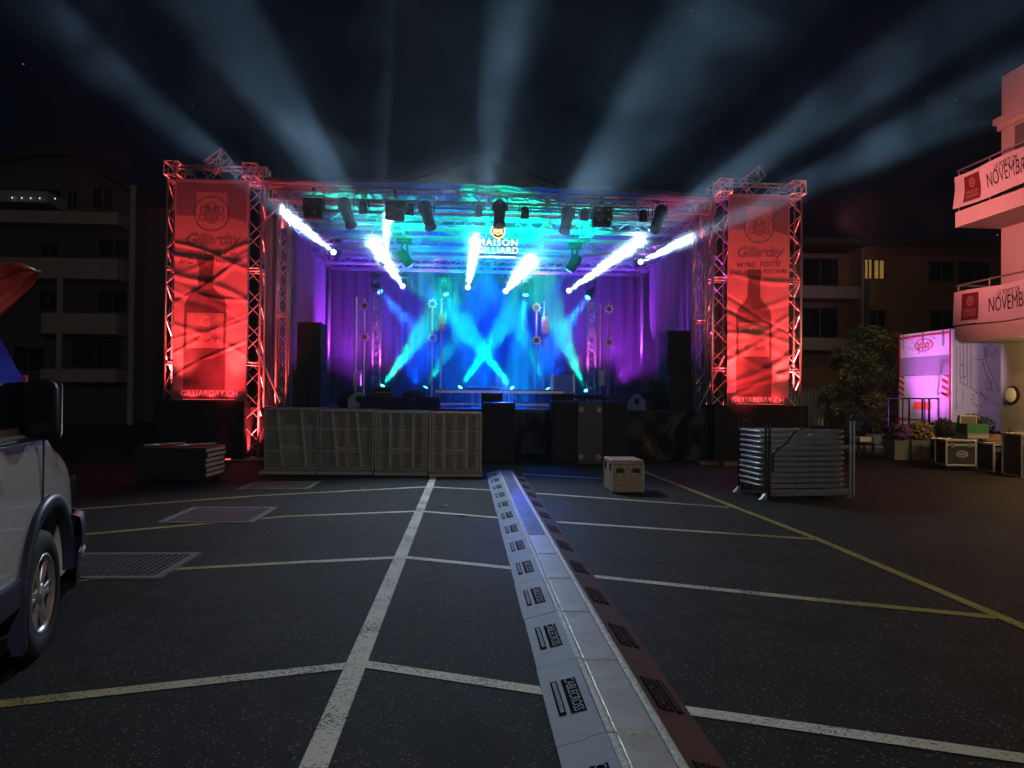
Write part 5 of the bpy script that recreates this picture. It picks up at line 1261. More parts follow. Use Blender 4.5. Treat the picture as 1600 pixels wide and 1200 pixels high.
# wall lamp
q = PX(1584, 617, X2); lm_ = thing('wall_lamp', 'round opal wall lamp on the corner building', 'lamp', q)
mb = MB(); mb.lathe(axisM(q, (-1, 0, 0)), [(0.2, 0.003), (0.2, 0.05), (0.17, 0.06)], 24); mb.build('ring', M['fix'], lm_)
mb = MB(); mb.lathe(axisM(q, (-1, 0, 0)), [(0.165, 0.062), (0.15, 0.1), (0.09, 0.125), (0.02, 0.13)], 24); mb.build('diffuser', M['lampglass'], lm_, True)
# vinyl banners
def vinyl(py_t, py_b, label, e0, e1, n0, seed):
    a = P(1494, py_t, EY - 0.05); b = P(1496, py_b, EY - 0.05); X = X1 - 0.02
    t = thing('balcony_banner', label, 'banner', (X, EY, b.z), 'event banners hung on the balconies'); H = a.z - b.z; y1 = EY - 0.02; y0 = 9.0
    r = random.Random(seed); K = [(r.uniform(1, 4), r.uniform(2, 7), r.uniform(0, 6)) for _ in range(4)]
    def at(s, z, off=0.0):      # s metres from the far end, z metres up
        d = sum(0.012 * math.sin(s * f + z * g + ph) for f, g, ph in K); return Vector((X - 0.02 - d - off, y1 - s, b.z + z + 0.02 * math.sin(s * 2.5 + seed)))
    mb = MB(); mb.grid(lambda u, v: at(u * (y1 - y0), v * H), 140, 16); mb.build('vinyl', M['bannerwhite'], t, True)
    def sy(px): q = PX(px, py_t, X); return y1 - q.y
    s0, s1 = sy(e0), sy(e1)
    mb = MB(); mb.grid(lambda u, v: at(s0 + (s1 - s0) * u, 0.08 + (H - 0.16) * v, 0.005), 10, 10); em = mb.build('emblem', M['emblem'], t, True)
    mb = MB(); cs = (s0 + s1) / 2; w = (s1 - s0)
    n = 20
    for r0_, r1_ in ((0.15, 0.19), (0.05, 0.09)):
        vs = [at(cs + q * w * math.cos(2 * PI * i / n), H * 0.66 + q * w * math.sin(2 * PI * i / n), 0.008) for q in (r0_, r1_) for i in range(n)]; mb.add(vs, [(i, n + i, n + (i + 1) % n, (i + 1) % n) for i in range(n)])
    put_text(mb, 'MAISON', None, w * 0.20, fn=lambda v: at(cs + v.x, H * 0.38 + v.y, 0.008)); mb.build('emblem_lettering', M['gold'], em); mb = MB(); put_text(mb, 'GILLIARD', None, w * 0.18, fn=lambda v: at(cs + v.x, H * 0.26 + v.y, 0.008))
    mb.build('emblem_lettering', M['gold'], em)
    sn = sy(n0); mb = MB(); sz = 0.42
    vs, fs = text('NOVEMBRE', sz, 0, 1.0); vs = [Vector((v.x * 0.62, v.y, 0)) for v in vs]; wmin = min(v.x for v in vs)
    mb.add([at(sn + (v.x - wmin), H * 0.47 + v.y * 1.05, 0.006) for v in vs], fs)
    wid = max(v.x for v in vs) - wmin
    mb.build('lettering', M['inkdark'], t); mb = MB()
    put_text(mb, 'LA PORTE DE', None, 0.17, 0, 1.1, fn=lambda v: at(sn + wid * 0.46 + v.x * 0.62, H * 0.77 + v.y, 0.006))
    mb.build('lettering', M['inkdark'], t)
vinyl(277, 327, 'pink-lit vinyl banner reading NOVEMBRE on the upper balcony', 1507, 1532, 1543, 3)
vinyl(458, 510, 'grey vinyl banner reading NOVEMBRE on the lower balcony', 1504, 1530, 1546, 7)

# ================================================================== TRUCK
tx, ty = P(1487, 600, 18.6).x, 18.6
z0, z1 = P(1487, 674, ty).z, P(1487, 513, ty).z
DW = P(1416, 600, 20.9).y - ty
t = TRK = thing('box_truck', 'white box truck with music drawings, lit violet, beside the corner building', 'truck', (tx, ty, 0))
mb = MB(); mb.box(tx, tx + 6.0, ty, ty + 2.35, z0, z1, 0.03); mb.build('box_body', M['truckwhite'], t)
xf = tx - 0.004; yA, yB = ty + 0.03, ty + 2.32
def rear(y0_, y1_, za, zb2, name, m, th=0.012, par=None):
    mb = MB(); mb.box(xf - th, xf, y0_, y1_, za, zb2, 0.003); return mb.build(name, m, par or t)
H = z1 - z0
rear(yA + 0.05, yB - 0.05, z0 + H * 0.56, z0 + H * 0.745, 'grey_band', M['truckgrey'])
tl = rear(yA + 0.05, yB - 0.05, z0 + H * 0.10, z0 + H * 0.55, 'tail_lift', M['truckwhite'], 0.03)
mb = MB()
for a_, b_ in ((yA, yA + 0.04), (yB - 0.04, yB)): mb.box(xf - 0.02, xf - 0.0005, a_, b_, z0 + 0.04, z1 - 0.02)
mb.box(xf - 0.02, xf - 0.0005, yA + 0.04, yB - 0.04, z1 - 0.11, z1 - 0.07); mb.box(xf - 0.02, xf - 0.0005, yA + 0.04, yB - 0.04, z0 + 0.03, z0 + 0.1)
mb.build('red_trim', M['redpaint'], t)
for a_ in (yA + 0.05, yB - 0.30):
    mb = MB(); mb.box(xf - 0.036, xf - 0.031, a_, a_ + 0.25, z0 + H * 0.33, z0 + H * 0.55); wp = mb.build('warning_plate', M['truckwhite'], t)
    mb = MB(); zz0, zz1 = z0 + H * 0.33, z0 + H * 0.55; k = 0
    for k in range(4):
        zb3 = zz0 + (zz1 - zz0) * (k * 0.3 - 0.05)
        mb.poly([(xf - 0.038, a_, max(zz0, zb3)), (xf - 0.038, a_, min(zz1, max(zz0, zb3 + 0.09))), (xf - 0.038, a_ + 0.25, min(zz1, zb3 + 0.19)), (xf - 0.038, a_ + 0.25, min(zz1, zb3 + 0.10))])
    mb.build('red_stripes', M['redpaint'], wp)
mb = MB(); mb.box(xf - 0.034, xf - 0.031, yA + 0.75, yB - 0.75, z0 + H * 0.20, z0 + H * 0.28); mb.build('orange_panel', M['orange'], tl)
for f in (0.12, 0.5, 0.9):
    y = yA + (yB - yA) * f; mb = MB(); mb.tube((xf - 0.035, y, z1 - 0.02), (xf - 0.035, y, z1 - 0.42 + 0.15 * (f == 0.5)), 0.016, 6); mb.build('door_bar', M['steel'], t)
def oval(mb, c, ax, ay, rx, ry, w, n=36):
    vs = [c + ax * (rx * k * math.cos(2 * PI * i / n)) + ay * (ry * k * math.sin(2 * PI * i / n)) for k in (1 - w, 1) for i in range(n)]
    mb.add(vs, [(i, n + i, n + (i + 1) % n, (i + 1) % n) for i in range(n)])
ax, ay = Vector((0, -1, 0)), Vector((0, 0, 1)); cc = Vector((xf - 0.006, yA + 1.15, z0 + H * 0.865))
mb = MB(); oval(mb, cc, ax, ay, 0.42, 0.17, 0.12); mb.v = [v for v in mb.v]
for k in range(2): mb.path([cc + ax * (-0.28 + 0.04 * i) + ay * (0.03 - 0.09 * k + 0.05 * math.sin(i * 1.9 + k)) for i in range(15)], 0.012, 5)
mb.build('oval_logo', M['redpaint'], t)
mb = MB(); r = random.Random(8)
for k in range(7):
    s0_ = Vector((xf - 0.004, r.uniform(yA + 0.2, yB - 0.2), z0 + H * r.uniform(0.78, 0.92)))
    mb.path([s0_ + Vector((0, 0.12 * math.sin(i * 0.8 + k), 0.03 * i * r.choice((1, -0.4)))) for i in range(6)], 0.006, 4)
mb.build('sketch_lines', M['truckgrey'], t)
# side drawing: staff lines, notes, trumpet
ys = ty - 0.005
def sp_(px, py): q = P(px, py, ys); q.y = ys; return q
mb = MB()
for a, b in (((1500, 540), (1500, 600)), ((1505, 540), (1505, 602)), ((1511, 536), (1511, 604)), ((1517, 534), (1517, 606)), ((1500, 596), (1562, 636)), ((1516, 604), (1564, 632)), ((1494, 540), (1494, 640)), ((1540, 562), (1560, 612)), ((1534, 564), (1551, 612)), ((1556, 548), (1540, 560)), ((1541, 562), (1520, 562)), ((1545, 536), (1541, 558)), ((1536, 534), (1540, 558))):
    mb.path([sp_(*a), sp_(*b)], 0.008, 4)
for c, r_ in (((1544, 600), 0.13), ((1546, 604), 0.1)): oval(mb, sp_(*c), Vector((0.8, 0, -0.5)), Vector((0.3, 0, 0.9)), r_ * 0.7, r_ * 1.3, 0.15)
for c in ((1503, 570), (1501, 590), (1507, 589), (1504, 537), (1536, 568)): oval(mb, sp_(*c), Vector((1, 0, 0)), Vector((0, 0, 1)), 0.035, 0.028, 0.98, 12)
for k in range(10):
    an = 2 * PI * k / 10; q = sp_(1529, 624) + Vector((0.17 * math.cos(an), 0, 0.17 * math.sin(an))); oval(mb, q, Vector((1, 0, 0)), Vector((0, 0, 1)), 0.028, 0.028, 0.98, 10)
for k in range(6): mb.path([sp_(1537, 560) + Vector((0.05 * i + 0.02 * k * i * 0.3, 0, 0.09 * i + 0.05 * k - 0.02 * i * i)) for i in range(6)], 0.007, 4)
mb.path([sp_(1495, 608), sp_(1504, 608), sp_(1504, 636), sp_(1495, 636)], 0.006, 4)
mb.build('side_drawing', M['truckgrey'], t)
for x in (tx + 1.4, tx + 2.3, tx + 5.0):
    for y in (ty + 0.15, ty + 2.2):
        mb = MB(); mb.lathe(axisM((x, y - 0.12, 0.42), (0, 1, 0)), [(0.2, 0), (0.4, 0.02), (0.42, 0.06), (0.42, 0.2), (0.4, 0.24), (0.2, 0.25)], 28); mb.build('wheel', M['rubber'], t, True)
mb = MB(); mb.box(tx + 0.1, tx + 7.6, ty + 0.3, ty + 2.0, 0.45, z0 - 0.004); mb.build('chassis', M['fix'], t)
mb = MB(); mb.box(tx + 6.1, tx + 7.9, ty + 0.1, ty + 2.25, 0.5, z1 - 0.5, 0.12); mb.build('cab', M['truckwhite'], t)

# ================================================================== FLIGHT CASES AND CLUTTER BY THE CORNER BUILDING
def fcase(px0, px1, py_top, py_bot, label, depth=0.55, rz=-14, wheels=True, logo=False, gap=0.11, Yb=None):
    a, b = G(px0, py_bot), G(px1, py_bot)
    if Yb: a, b = P(px0, 600, Yb), P(px1, 600, Yb); 
    Y = (a.y + b.y) / 2; w = (b - a).length if not Yb else b.x - a.x
    zt_ = P((px0 + px1) / 2, py_top, Y).z; o = Vector((a.x, Y, 0))
    t = thing('flight_case', label, 'flight case', o, 'flight cases by the corner building', R(rz))
    z0 = gap if wheels else 0.013; h = zt_
    mb = MB(); mb.box(0, w, 0, depth, z0, h, 0.006); mb.build('body', M['caseblack'], t, local=True)
    mb = MB(); e = 0.022
    for x in (0, w):
        for y in (0, depth): mb.obox(Matrix.Translation((x, y, (z0 + h) / 2)), e * 1.7, e * 1.7, h - z0 + 0.01, 0.005)
    for z in (z0, h):
        for y in (0, depth): mb.obox(Matrix.Translation((w / 2, y, z)), w + 0.01, e * 1.6, e * 1.6, 0.005)
        for x in (0, w): mb.obox(Matrix.Translation((x, depth / 2, z)), e * 1.6, depth, e * 1.6, 0.005)
    zl = z0 + (h - z0) * 0.8; mb.box(0.02, w - 0.02, -0.012, -0.001, zl - 0.012, zl + 0.03)
    mb.build('edging', M['caseedge'], t, local=True)
    for f in (0.2, 0.8):
        mb = MB(); mb.box(w * f - 0.04, w * f + 0.04, -0.022, -0.0125, zl - 0.04, zl + 0.05, 0.003); mb.build('latch', M['steel'], t, local=True)
    if logo:
        mb = MB(); oval(mb, Vector((w * 0.55, -0.004, z0 + (h - z0) * 0.45)), Vector((1, 0, 0)), Vector((0, 0, 1)), w * 0.2, w * 0.12, 0.16, 28)
        for k in range(2): mb.path([Vector((w * 0.43 + 0.012 * i, -0.004, z0 + (h - z0) * (0.48 - 0.06 * k) + 0.012 * math.sin(i * 1.7))) for i in range(12)], 0.006, 4)
        mb.build('white_logo', M['inklight'], t, local=True)
    else:
        mb = MB(); mb.box(w * 0.5 - 0.06, w * 0.5 + 0.06, -0.012, -0.001, z0 + (h - z0) * 0.45, z0 + (h - z0) * 0.62, 0.003); mb.build('handle', M['caseedge'], t, local=True)
    if wheels:
        for x in (0.08, w - 0.08):
            for y in (0.08, depth - 0.08):
                mb = MB(); mb.lathe(Matrix.Translation((x, y - 0.018, 0.048)) @ Matrix.Rotation(R(-90), 4, 'X'), [(0.036, 0), (0.046, 0.008), (0.046, 0.028), (0.036, 0.036)], 12); mb.obox(Matrix.Translation((x, y, 0.102)), 0.05, 0.05, 0.014); mb.build('caster', M['rubber'], t, local=True)
    return t, o, h, w
f1, o1, h1, w1 = fcase(1479, 1519, 688, 735, 'black flight case with oval white logo on casters', 0.5, -10, True, True)
f2, o2, h2, w2 = fcase(1467, 1480, 687, 729, 'narrow flight case behind the logo case', 0.45, -10, True, False)
f3, o3, h3, w3 = fcase(1553, 1583, 695, 738, 'low flight case with silver edges under the wall lamp', 0.6, -6, False, False)
f4, o4, h4, w4 = fcase(1584, 1597, 695, 741, 'slim flight case wedged beside the low case at the picture edge', 0.6, -6, False, False)
f5, o5, h5, w5 = fcase(1597, 1640, 680, 746, 'tall flight case cut by the picture edge', 0.6, -6, False, False)
f6, o6, h6, w6 = fcase(1522, 1550, 690, 728, 'black flight case in shadow between the logo case and the low case', 0.5, 0, True, False)
# grey crate, green crate on it, floodlight
q0, q1 = P(1474, 688, 16.0), P(1506, 688, 16.0)
t = thing('grey_crate', 'grey plastic crate on the logo flight case', 'crate', (q0.x, 16.0, q0.z))
zc0 = max(h1, h2) + 0.03
mb = MB(); mb.box(q0.x, q1.x, o1.y + 0.12, o1.y + 0.5, zc0, zc0 + 0.09, 0.008); mb.build('tub', M['truckgrey'], t)
mb = MB(); mb.box(q0.x - 0.01, q1.x + 0.01, o1.y + 0.11, o1.y + 0.51, zc0 + 0.092, zc0 + 0.105); mb.build('rim', M['truckgrey'], t)
zg = P(1490, 662, o1.y + 0.2).z
t = thing('green_crate', 'green plastic crate of bottles on the grey crate', 'crate', (q0.x, o1.y + 0.3, zc0 + 0.11))
mb = MB(); x0, x1, y0, y1, za = q0.x, q1.x, o1.y + 0.13, o1.y + 0.49, zc0 + 0.108
mb.box(x0, x1, y0, y0 + 0.02, za, zg); mb.box(x0, x1, y1 - 0.02, y1, za, zg); mb.box(x0, x0 + 0.02, y0 + 0.02, y1 - 0.02, za, zg); mb.box(x1 - 0.02, x1, y0 + 0.02, y1 - 0.02, za, zg); mb.box(x0 + 0.02, x1 - 0.02, y0 + 0.02, y1 - 0.02, za, za + 0.02)
mb.build('tub', M['green'], t)
mb = MB()
for z in (za + 0.06, za + 0.13): mb.box(x0 - 0.004, x1 + 0.004, y0 - 0.008, y0 - 0.001, z, z + 0.015)
mb.build('ribs', M['green'], t)
a = P(1500, 649, 15.9); b = P(1527, 665, 15.9)
t = thing('floodlight', 'unlit floodlight with silver frame standing behind the logo case', 'floodlight', ((a.x + b.x) / 2, 15.9, 0))
xm = (a.x + b.x) / 2
mb = MB(); mb.box(a.x, b.x, 15.9, 16.0, b.z, a.z, 0.012); mb.build('housing', M['caseedge'], t)
mb = MB(); mb.box(a.x + 0.025, b.x - 0.025, 15.893, 15.899, b.z + 0.02, a.z - 0.02); mb.build('glass', M['winframe'], t)
mb = MB(); mb.tube((xm, 15.95, 0.005), (xm, 15.95, b.z - 0.05), 0.02, 8); mb.path([(a.x - 0.02, 15.95, (a.z + b.z) / 2), (a.x - 0.02, 15.95, b.z - 0.05), (b.x + 0.02, 15.95, b.z - 0.05), (b.x + 0.02, 15.95, (a.z + b.z) / 2)], 0.012, 6)
for k in range(3): an = k * 2.1; mb.tube((xm, 15.95, 0.35), (xm + 0.3 * math.cos(an), 15.95 + 0.3 * math.sin(an), 0.02), 0.014, 6)
mb.build('stand', M['fix'], t)
p = P(1558, 678, 15.6)
lump('cardboard_heap', 'crumpled brown cardboard heap on the cases under the wall lamp', 'cardboard', (p.x, 15.75, h6 + 0.01), (0.3, 0.2, 0.14), M['wood'], 9)
p = P(1583, 680, 16.4)
t = thing('steel_drum', 'grey steel drum beneath the wall lamp', 'drum', (p.x, 16.3, 0))
mb = MB(); zt = P(1583, 670, 16.3).z; mb.lathe(Matrix.Translation((p.x - 0.05, 16.2, 0.013)), [(0.17, 0), (0.17, zt * 0.33), (0.178, zt * 0.34), (0.17, zt * 0.35), (0.17, zt * 0.7), (0.178, zt * 0.71), (0.17, zt * 0.72), (0.165, zt), (0.02, zt)], 20); mb.build('shell', M['concrete'], t, True)

# black cage trolley
a, b = G(1409, 713), G(1487, 716); Y = a.y; zt = P(1450, 623, Y).z
t = thing('cage_trolley', 'black steel cage trolley before the truck and flowers', 'trolley', (a.x, Y, 0))
mb = MB(); xs_ = [a.x + (b.x - a.x) * f for f in (0.02, 0.2, 0.42, 0.55, 0.73, 0.99)]
for k, x in enumerate(xs_): mb.tube((x, Y + (0.4 if k in (2,) else 0), 0.1), (x, Y + (0.4 if k in (2,) else 0), zt), 0.016 if k not in (3, 4) else 0.028, 6)
mb.tube((a.x, Y, zt), (b.x, Y, zt), 0.018, 6); mb.tube((a.x, Y, 0.12), (b.x, Y, 0.12), 0.02, 6); mb.tube((a.x, Y + 0.6, zt), (b.x, Y + 0.6, zt), 0.018, 6)
for x in (a.x, b.x): mb.tube((x, Y, zt), (x, Y + 0.6, zt), 0.018, 6); mb.tube((x, Y + 0.6, 0.1), (x, Y + 0.6, zt), 0.016, 6); mb.tube((x, Y, 0.12), (x, Y + 0.6, 0.12), 0.018, 6)
mb.build('frame', M['black'], t)
mb = MB(); mb.box(a.x, b.x, Y, Y + 0.6, 0.135, 0.16); mb.build('floor_plate', M['black'], t)
for x in (a.x + 0.06, b.x - 0.06):
    for y in (Y + 0.05, Y + 0.55):
        mb = MB(); mb.lathe(Matrix.Translation((x, y - 0.015, 0.052)) @ Matrix.Rotation(R(-90), 4, 'X'), [(0.04, 0), (0.05, 0.008), (0.05, 0.024), (0.04, 0.032)], 12); mb.build('caster', M['rubber'], t)

# planters with flowers
def leaves(mb, c, s, n, size, seed, flat=False):
    r = random.Random(seed)
    for _ in range(n):
        while True:
            d = Vector((r.uniform(-1, 1), r.uniform(-1, 1), r.uniform(-1, 1)))
            if d.length <= 1: break
        p = Vector(c) + Vector((d.x * s[0], d.y * s[1], d.z * s[2]))
        a = Vector((r.uniform(-1, 1), r.uniform(-1, 1), r.uniform(-1, 1))).normalized(); b = a.orthogonal().normalized(); k = size * r.uniform(0.6, 1.3)
        mb.add([p - a * k, p + b * k * 0.5, p + a * k, p - b * k * 0.5], [(0, 1, 2, 3)])
def planter(px0, px1, py_t, py_b, Y, label, fm, seed, hgt=0.4):
    a, b = P(px0, py_t, Y), P(px1, py_b, Y); t = thing('flower_planter', label, 'planter', (a.x, Y, 0), 'flower planters near the truck')
    mb = MB(); mb.box(a.x, b.x, Y, Y + 0.5, 0.013, a.z, 0.012); mb.build('trough', M['concrete'], t)
    mb = MB(); xm = (a.x + b.x) / 2; w = (b.x - a.x) / 2
    leaves(mb, (xm, Y + 0.22, a.z + hgt * 0.35), (w * 1.05, 0.3, hgt * 0.55), 500, 0.05, seed); mb.build('leaves', M['leaf'], t)
    mb = MB(); leaves(mb, (xm, Y + 0.16, a.z + hgt * 0.42), (w * 1.08, 0.33, hgt * 0.55), 420, 0.04, seed + 1); mb.build('flowers', fm, t)
planter(1398, 1424, 688, 716, 17.3, 'planter of violet flowers behind the cage trolley', M['purpleflower'], 21)
planter(1425, 1462, 688, 716, 17.2, 'planter of pale yellow flowers behind the cage trolley', M['yellowflower'], 31, 0.48)
planter(1463, 1500, 684, 716, 17.6, 'planter of green shrubs beside the truck corner', M['leafdark'], 41, 0.5)
planter(1503, 1560, 680, 716, 17.7, 'planter of broad leaved shrubs under the truck drawing', M['leafdark'], 51, 0.55)
for k, (x0, x1, lab) in enumerate(((1344, 1362, 'small violet-lit stool beside the tree'), (1366, 1404, 'low pale bench end beside the cage trolley'))):
    a, b = P(x0, 683 if k == 0 else 680, 18.0), P(x1, 690, 18.0); t = thing('low_bench', lab, 'bench', (a.x, 18.0, 0), 'low benches by the tree')
    mb = MB(); mb.box(a.x, b.x, 18.0, 18.4, a.z - 0.12 - 0.1 * k, a.z, 0.01); mb.build('seat', M['white'], t)
    for x in (a.x + 0.08, b.x - 0.08): mb = MB(); mb.tube((x, 18.2, 0.003), (x, 18.2, a.z - 0.12 - 0.1 * k), 0.035, 8); mb.build('leg', M['fix'], t)
mb = MB(); a, b = P(1250, 700, 19.5), P(1480, 700, 19.5); mb.box(a.x, b.x, 19.5, 20.5, 0.0, 0.14, 0.01)
tag(mb.build('kerb', M['concrete'], None), kind='structure')

# ================================================================== TREE
TY = 22.5; cx = P(1352, 600, TY); t = thing('leafy_tree', 'bushy dark tree between the slatted wall and the truck', 'tree', (cx.x, TY, 0))
mb = MB(); mb.tube((cx.x, TY, -0.01), (cx.x + 0.1, TY, 1.1), 0.13, 10, 0.09)
r = random.Random(12)
for k in range(9): an = k * 0.8; q = Vector((cx.x + 0.1, TY, 1.0)); mb.tube(q, q + Vector((0.9 * math.cos(an), 0.7 * math.sin(an), 0.8 + 0.25 * (k % 4))), 0.05, 6, 0.015)
mb.build('trunk', M['bark'], t, True)
mb = MB(); mb2 = MB()
zt = P(1345, 500, TY).z
cl = []
for k in range(64):
    u = r.random(); an = r.uniform(0, 2 * PI); z = 0.45 + (zt - 0.8) * u
    prof = 1.32 * (math.sin(PI * (0.14 + 0.78 * u)) ** 0.75); rr = prof * r.uniform(0.35, 1.0)
    cl.append((Vector((cx.x + 0.06 + rr * math.cos(an) * 1.02, TY + rr * math.sin(an), z)), r.uniform(0.2, 0.42)))
for i, (c, s) in enumerate(cl):
    leaves(mb if i % 2 else mb2, c, (s * 1.15, s * 1.1, s * 0.9), 190, 0.055, i)
mb.build('crown', M['leaf'], t, fix=False); mb2.build('crown', M['leafdark'], t, fix=False)

# ================================================================== LAMPS OF THE PLACE
# red uplights at the tower feet
def uplight(x, y, z, label, c, lensm):
    t = thing('uplight', label, 'uplight', (x, y, z), 'red uplights at the banner towers')
    mb = MB(); mb.obox(Matrix.Translation((x, y, z + 0.07)), 0.26, 0.16, 0.09, 0.0058); b_ = mb.build('housing', M['fix'], t)
    mb = MB(); mb.obox(Matrix.Translation((x, y, z + 0.124)), 0.22, 0.12, 0.006); mb.build('lens', lensm, b_)
zl_ = P(243, 626, 16.35).z + 0.02
xlb, xrb = (lo.x + li.x) / 2, (ro.x + ri.x) / 2
RED = (1.0, 0.045, 0.06)
for s, (xb_, lab) in enumerate(((xlb, 'by the decks'), (xrb, 'by the barriers'))):
    zz = zl_ if s == 0 else P(1200, 634, 16.3).z + 0.02
    xin, xout = (li.x, lo.x) if s == 0 else (ri.x, ro.x)
    t = thing('light_bar', 'slim red light bar lying on the black case under the banner %s' % lab, 'light bar', (xb_, 16.38, zz - 0.015), 'red light bars under the banners')
    mb = MB(); mb.box(xb_ - 0.55, xb_ + 0.55, 16.365, 16.41, zz - 0.012, zz + 0.012, 0.003); b_ = mb.build('housing', M['fix'], t)
    mb = MB(); mb.box(xb_ - 0.53, xb_ + 0.53, 16.372, 16.403, zz + 0.0125, zz + 0.015); mb.build('lens', M['lensr'], b_)
    for dx in (-0.4, 0.0, 0.4): spot('light_bar_lamp', (xb_ + dx, 16.385, zz + 0.03), (xb_ + dx, 16.46, zz + 0.5), 9, RED, 165, 0.6, 0.05)
    uplight(xin + (-0.15 if s == 0 else 0.15), 15.35, 0.012, 'red uplight on the ground before the tower leg %s' % lab, RED, M['lensr'])
    spot('red_uplight_lamp', (xin + (-0.15 if s == 0 else 0.15), 15.35, 0.16), (xb_, 16.52, 3.6), 2300, RED, 56, 0.9, 0.08)
    for q, z in ((xin, 0.1), (xout, 1.35)):
        spot('truss_lamp', (q, YT, z), (q, YT, 6), 2600, (1.0, 0.06, 0.06), 60, 0.7, 0.06)
        spot('truss_lamp', (q + (-0.4 if q == xin else 0.4) * (1 if s == 0 else -1), 16.0, 0.9), (q, YT, 4.2), 1300, (1.0, 0.09, 0.08), 36, 0.8, 0.06)
# yellow lit panel low behind the tower leg
a, b = P(1113, 644, 17.02), P(1129, 706, 17.02)
t = thing('yellow_light_box', 'narrow glowing yellow panel low behind the tower leg by the foil skirt', 'light box', (a.x, 17.02, 0))
mb = MB(); mb.box(a.x, b.x, 17.0, 17.03, b.z, a.z, 0.004); mb.build('glowing_face', lens('yellow_panel', (1.0, 0.62, 0.12), 1.0), t)
mb = MB(); mb.box(a.x - 0.02, a.x - 0.001, 16.99, 17.04, 0.01, a.z); mb.box(b.x + 0.001, b.x + 0.02, 16.99, 17.04, 0.01, a.z); mb.build('frame', M['fix'], t)
bulb('yellow_panel_lamp', ((a.x + b.x) / 2, 16.93, (a.z + b.z) / 2), 14, (1.0, 0.6, 0.12), 0.1)
# wide lamps that wash the stage
def wash(loc, tgt, p, c, deg=110, bl=0.9, rad=0.12, name='wash_lamp'): return spot(name, loc, tgt, p, c, deg, bl, rad)
def XY(px, py, Y): return P(px, py, Y)
TEAL = (0.0, 1.0, 0.62)
for px in (640, 740, 830, 920): wash(XY(px, 385, 17.7), XY(px + 5, 300, 19.2), 300, TEAL, 120)
wash(XY(560, 380, 17.8), XY(560, 250, 19.0), 140, (0.1, 0.6, 1.0), 130)
wash(XY(1000, 380, 17.8), XY(1000, 250, 19.0), 110, (0.2, 0.7, 1.0), 130)
BLUE = (0.0, 0.06, 1.0)
for px in (650, 760, 860): wash(XY(px, 600, 21.6), XY(px, 400, 21.6), 2600, BLUE, 120)
wash(XY(760, 430, 21.8), XY(760, 620, 21.0), 2400, BLUE, 110)
wash(P(780, 575, 19.6), (0.74, 10.4, 0), 1100, (0.06, 0.15, 1.0), 12, 1.0, 0.12)  # narrow blue lamp added to tint the far cable ramp
PUR = (0.42, 0.04, 1.0)
wash(XY(568, 600, 20.0), XY(478, 520, 19.2), 800, PUR, 66); wash(XY(960, 600, 20.0), XY(1040, 520, 18.8), 1000, PUR, 66)
wash(XY(545, 560, 21.0), XY(570, 480, 22.9), 1700, PUR, 120); wash(XY(965, 560, 21.0), XY(940, 480, 22.9), 1900, PUR, 120)
wash(XY(620, 590, 19.3), XY(590, 500, 20.3), 420, (1.0, 0.12, 0.85), 80); wash(XY(895, 590, 19.3), XY(925, 500, 20.3), 420, (1.0, 0.12, 0.85), 80)
wash(XY(640, 480, 18.9), XY(678, 500, 20.0), 26, (1.0, 0.12, 0.7), 80); wash(XY(880, 480, 18.9), XY(845, 500, 20.0), 26, (1.0, 0.12, 0.7), 80)
# spill of the white heads onto the forecourt
wash(P(700, 296, 15.9), (0.4, 5.5, 0), 1300, (0.70, 0.86, 1.0), 85, 0.6, 0.25, 'stage_spill')
# red floods on the outer sides of the towers, warm and violet lamps by the corner building
wash((ro.x + 0.5, 16.3, 5.2), (X1, 15.0, 5.6), 640, (1.0, 0.22, 0.23), 105, 0.8, 0.15, 'red_flood')
wash((lo.x - 0.5, 16.6, 5.0), (-14, 33, 5.0), 70, (1.0, 0.12, 0.12), 90, 0.8, 0.15, 'red_flood')
bulb('portico_lamp', (11.2, 13.6, 2.5), 150, (1.0, 0.62, 0.26), 0.15)
wash((9.6, 19.3, 0.5), (tx, 19.2, 2.3), 1000, (0.75, 0.14, 1.0), 60, 0.9, 0.1, 'violet_light')
wash((10.5, 16.6, 2.45), (12.8, 18.6, 1.9), 120, (0.85, 0.55, 0.95), 75, 0.7, 0.1, 'violet_light')  # lavender lamp added to light the truck side
# street lamps out of sight: one behind the camera, one behind the tree; plus a lamp added for the tree
bulb('unseen_lamp', (3.5, -7.5, 7.5), 1400, (1.0, 0.92, 0.78), 0.25)
spot('unseen_lamp', (9.3, 17.5, 6.5), (12.0, 22.3, 1.6), 520, (1.0, 0.75, 0.45), 62, 0.8, 0.25)  # added lamp that brightens the tree, no lamp post here
bulb('unseen_lamp', (14.5, 28.5, 6.0), 40, (1.0, 0.55, 0.2), 0.25)

# ================================================================== SMOKE AND HAZE
def vol(name, dens, col, g, box, kind='stuff'):
    m = bpy.data.materials.new(name); m.use_nodes = True; t = m.node_tree; t.nodes.clear()
    o = t.nodes.new('ShaderNodeOutputMaterial'); v = t.nodes.new('ShaderNodeVolumePrincipled')
    v.inputs['Color'].default_value = (*col, 1); v.inputs['Density'].default_value = dens; v.inputs['Anisotropy'].default_value = g
    t.links.new(v.outputs[0], o.inputs['Volume'])
    b = MB(); b.box(*box); ob = b.build(name, m); tag(ob, kind=kind); return ob
vol('stage_smoke', 0.05, (0.9, 0.92, 0.95), 0.55, (xl - 0.35, xr + 0.35, 16.12, 22.75, DZ + 0.02, 5.72))
vol('haze', 0.00085, (0.6, 0.8, 1.0), 0.4, (-74, 74, -28, 76, -1.0, 24))

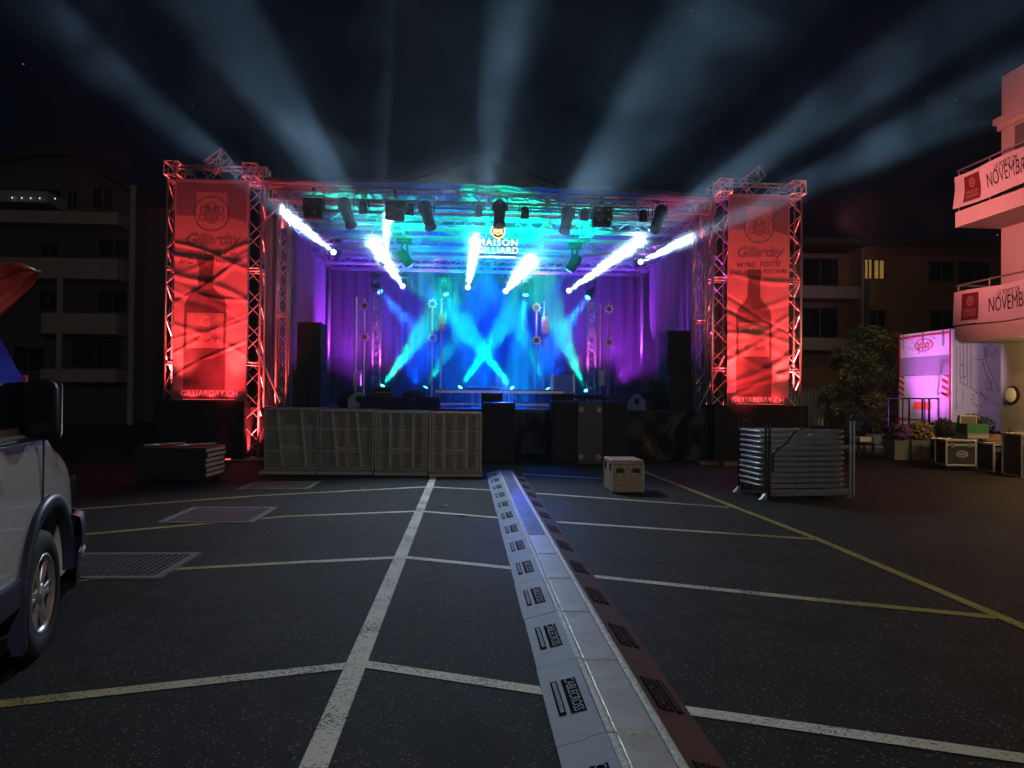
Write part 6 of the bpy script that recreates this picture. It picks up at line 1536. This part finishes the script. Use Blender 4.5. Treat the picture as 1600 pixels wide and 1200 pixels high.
def drift(name, box, dens, scale, lo_, hi_, g):
    m = bpy.data.materials.new(name); m.use_nodes = True; t = m.node_tree; t.nodes.clear()
    o = t.nodes.new('ShaderNodeOutputMaterial'); v = t.nodes.new('ShaderNodeVolumePrincipled'); co = t.nodes.new('ShaderNodeTexCoord')
    n = t.nodes.new('ShaderNodeTexNoise'); n.inputs['Scale'].default_value = scale; n.inputs['Detail'].default_value = 4; n.inputs['Roughness'].default_value = 0.6; n.inputs['Distortion'].default_value = 0.6
    t.links.new(co.outputs['Object'], n.inputs['Vector'])
    mr = t.nodes.new('ShaderNodeMapRange'); mr.inputs[1].default_value = lo_; mr.inputs[2].default_value = hi_; mr.inputs[3].default_value = 0; mr.inputs[4].default_value = dens
    t.links.new(n.outputs[0], mr.inputs[0]); t.links.new(mr.outputs[0], v.inputs['Density'])
    v.inputs['Color'].default_value = (0.72, 0.86, 1.0, 1); v.inputs['Anisotropy'].default_value = g; t.links.new(v.outputs[0], o.inputs['Volume'])
    b = MB(); b.box(*box); ob = b.build(name, m); tag(ob, kind='stuff'); return ob
drift('smoke_wisps', (-9.5, 11.5, 4.0, 16.1, 4.1, 9.5), 0.014, 0.75, 0.5, 0.72, 0.4)

# scraps on the asphalt
for k, (px, py, m, lab) in enumerate(((722, 806, 'white', 'torn white paper scrap on the asphalt beside the cable ramp'), (563, 764, 'white', 'small white scrap on the line before the subwoofers'), (694, 791, 'wood', 'dry brown leaf on the asphalt beside the cable ramp'),
                                    (1440, 741, 'white', 'white paper scrap in front of the flight cases'))):
    c = G(px, py); r = random.Random(k); mb = MB(); n = 7
    rim = [(0.045 * r.uniform(0.6, 1.2) * math.cos(2 * PI * i / n) * 1.4, 0.035 * r.uniform(0.6, 1.2) * math.sin(2 * PI * i / n), 0.008 + r.uniform(0, 0.014)) for i in range(n)]
    vs = [c + Vector((0, 0, 0.0085))] + [c + Vector(q) for q in rim]; vs += [v + Vector((0, 0, 0.0015)) for v in vs]
    fs = []
    for i in range(n): a_, b_ = 1 + i, 1 + (i + 1) % n; fs += [(0, b_, a_), (n + 1, n + 1 + a_, n + 1 + b_), (a_, b_, n + 1 + b_, n + 1 + a_)]
    mb.add(vs, fs); tag(mb.build('paper_scrap' if m == 'white' else 'dry_leaf', M[m]), lab, 'paper scrap' if m == 'white' else 'leaf', 'litter on the asphalt')
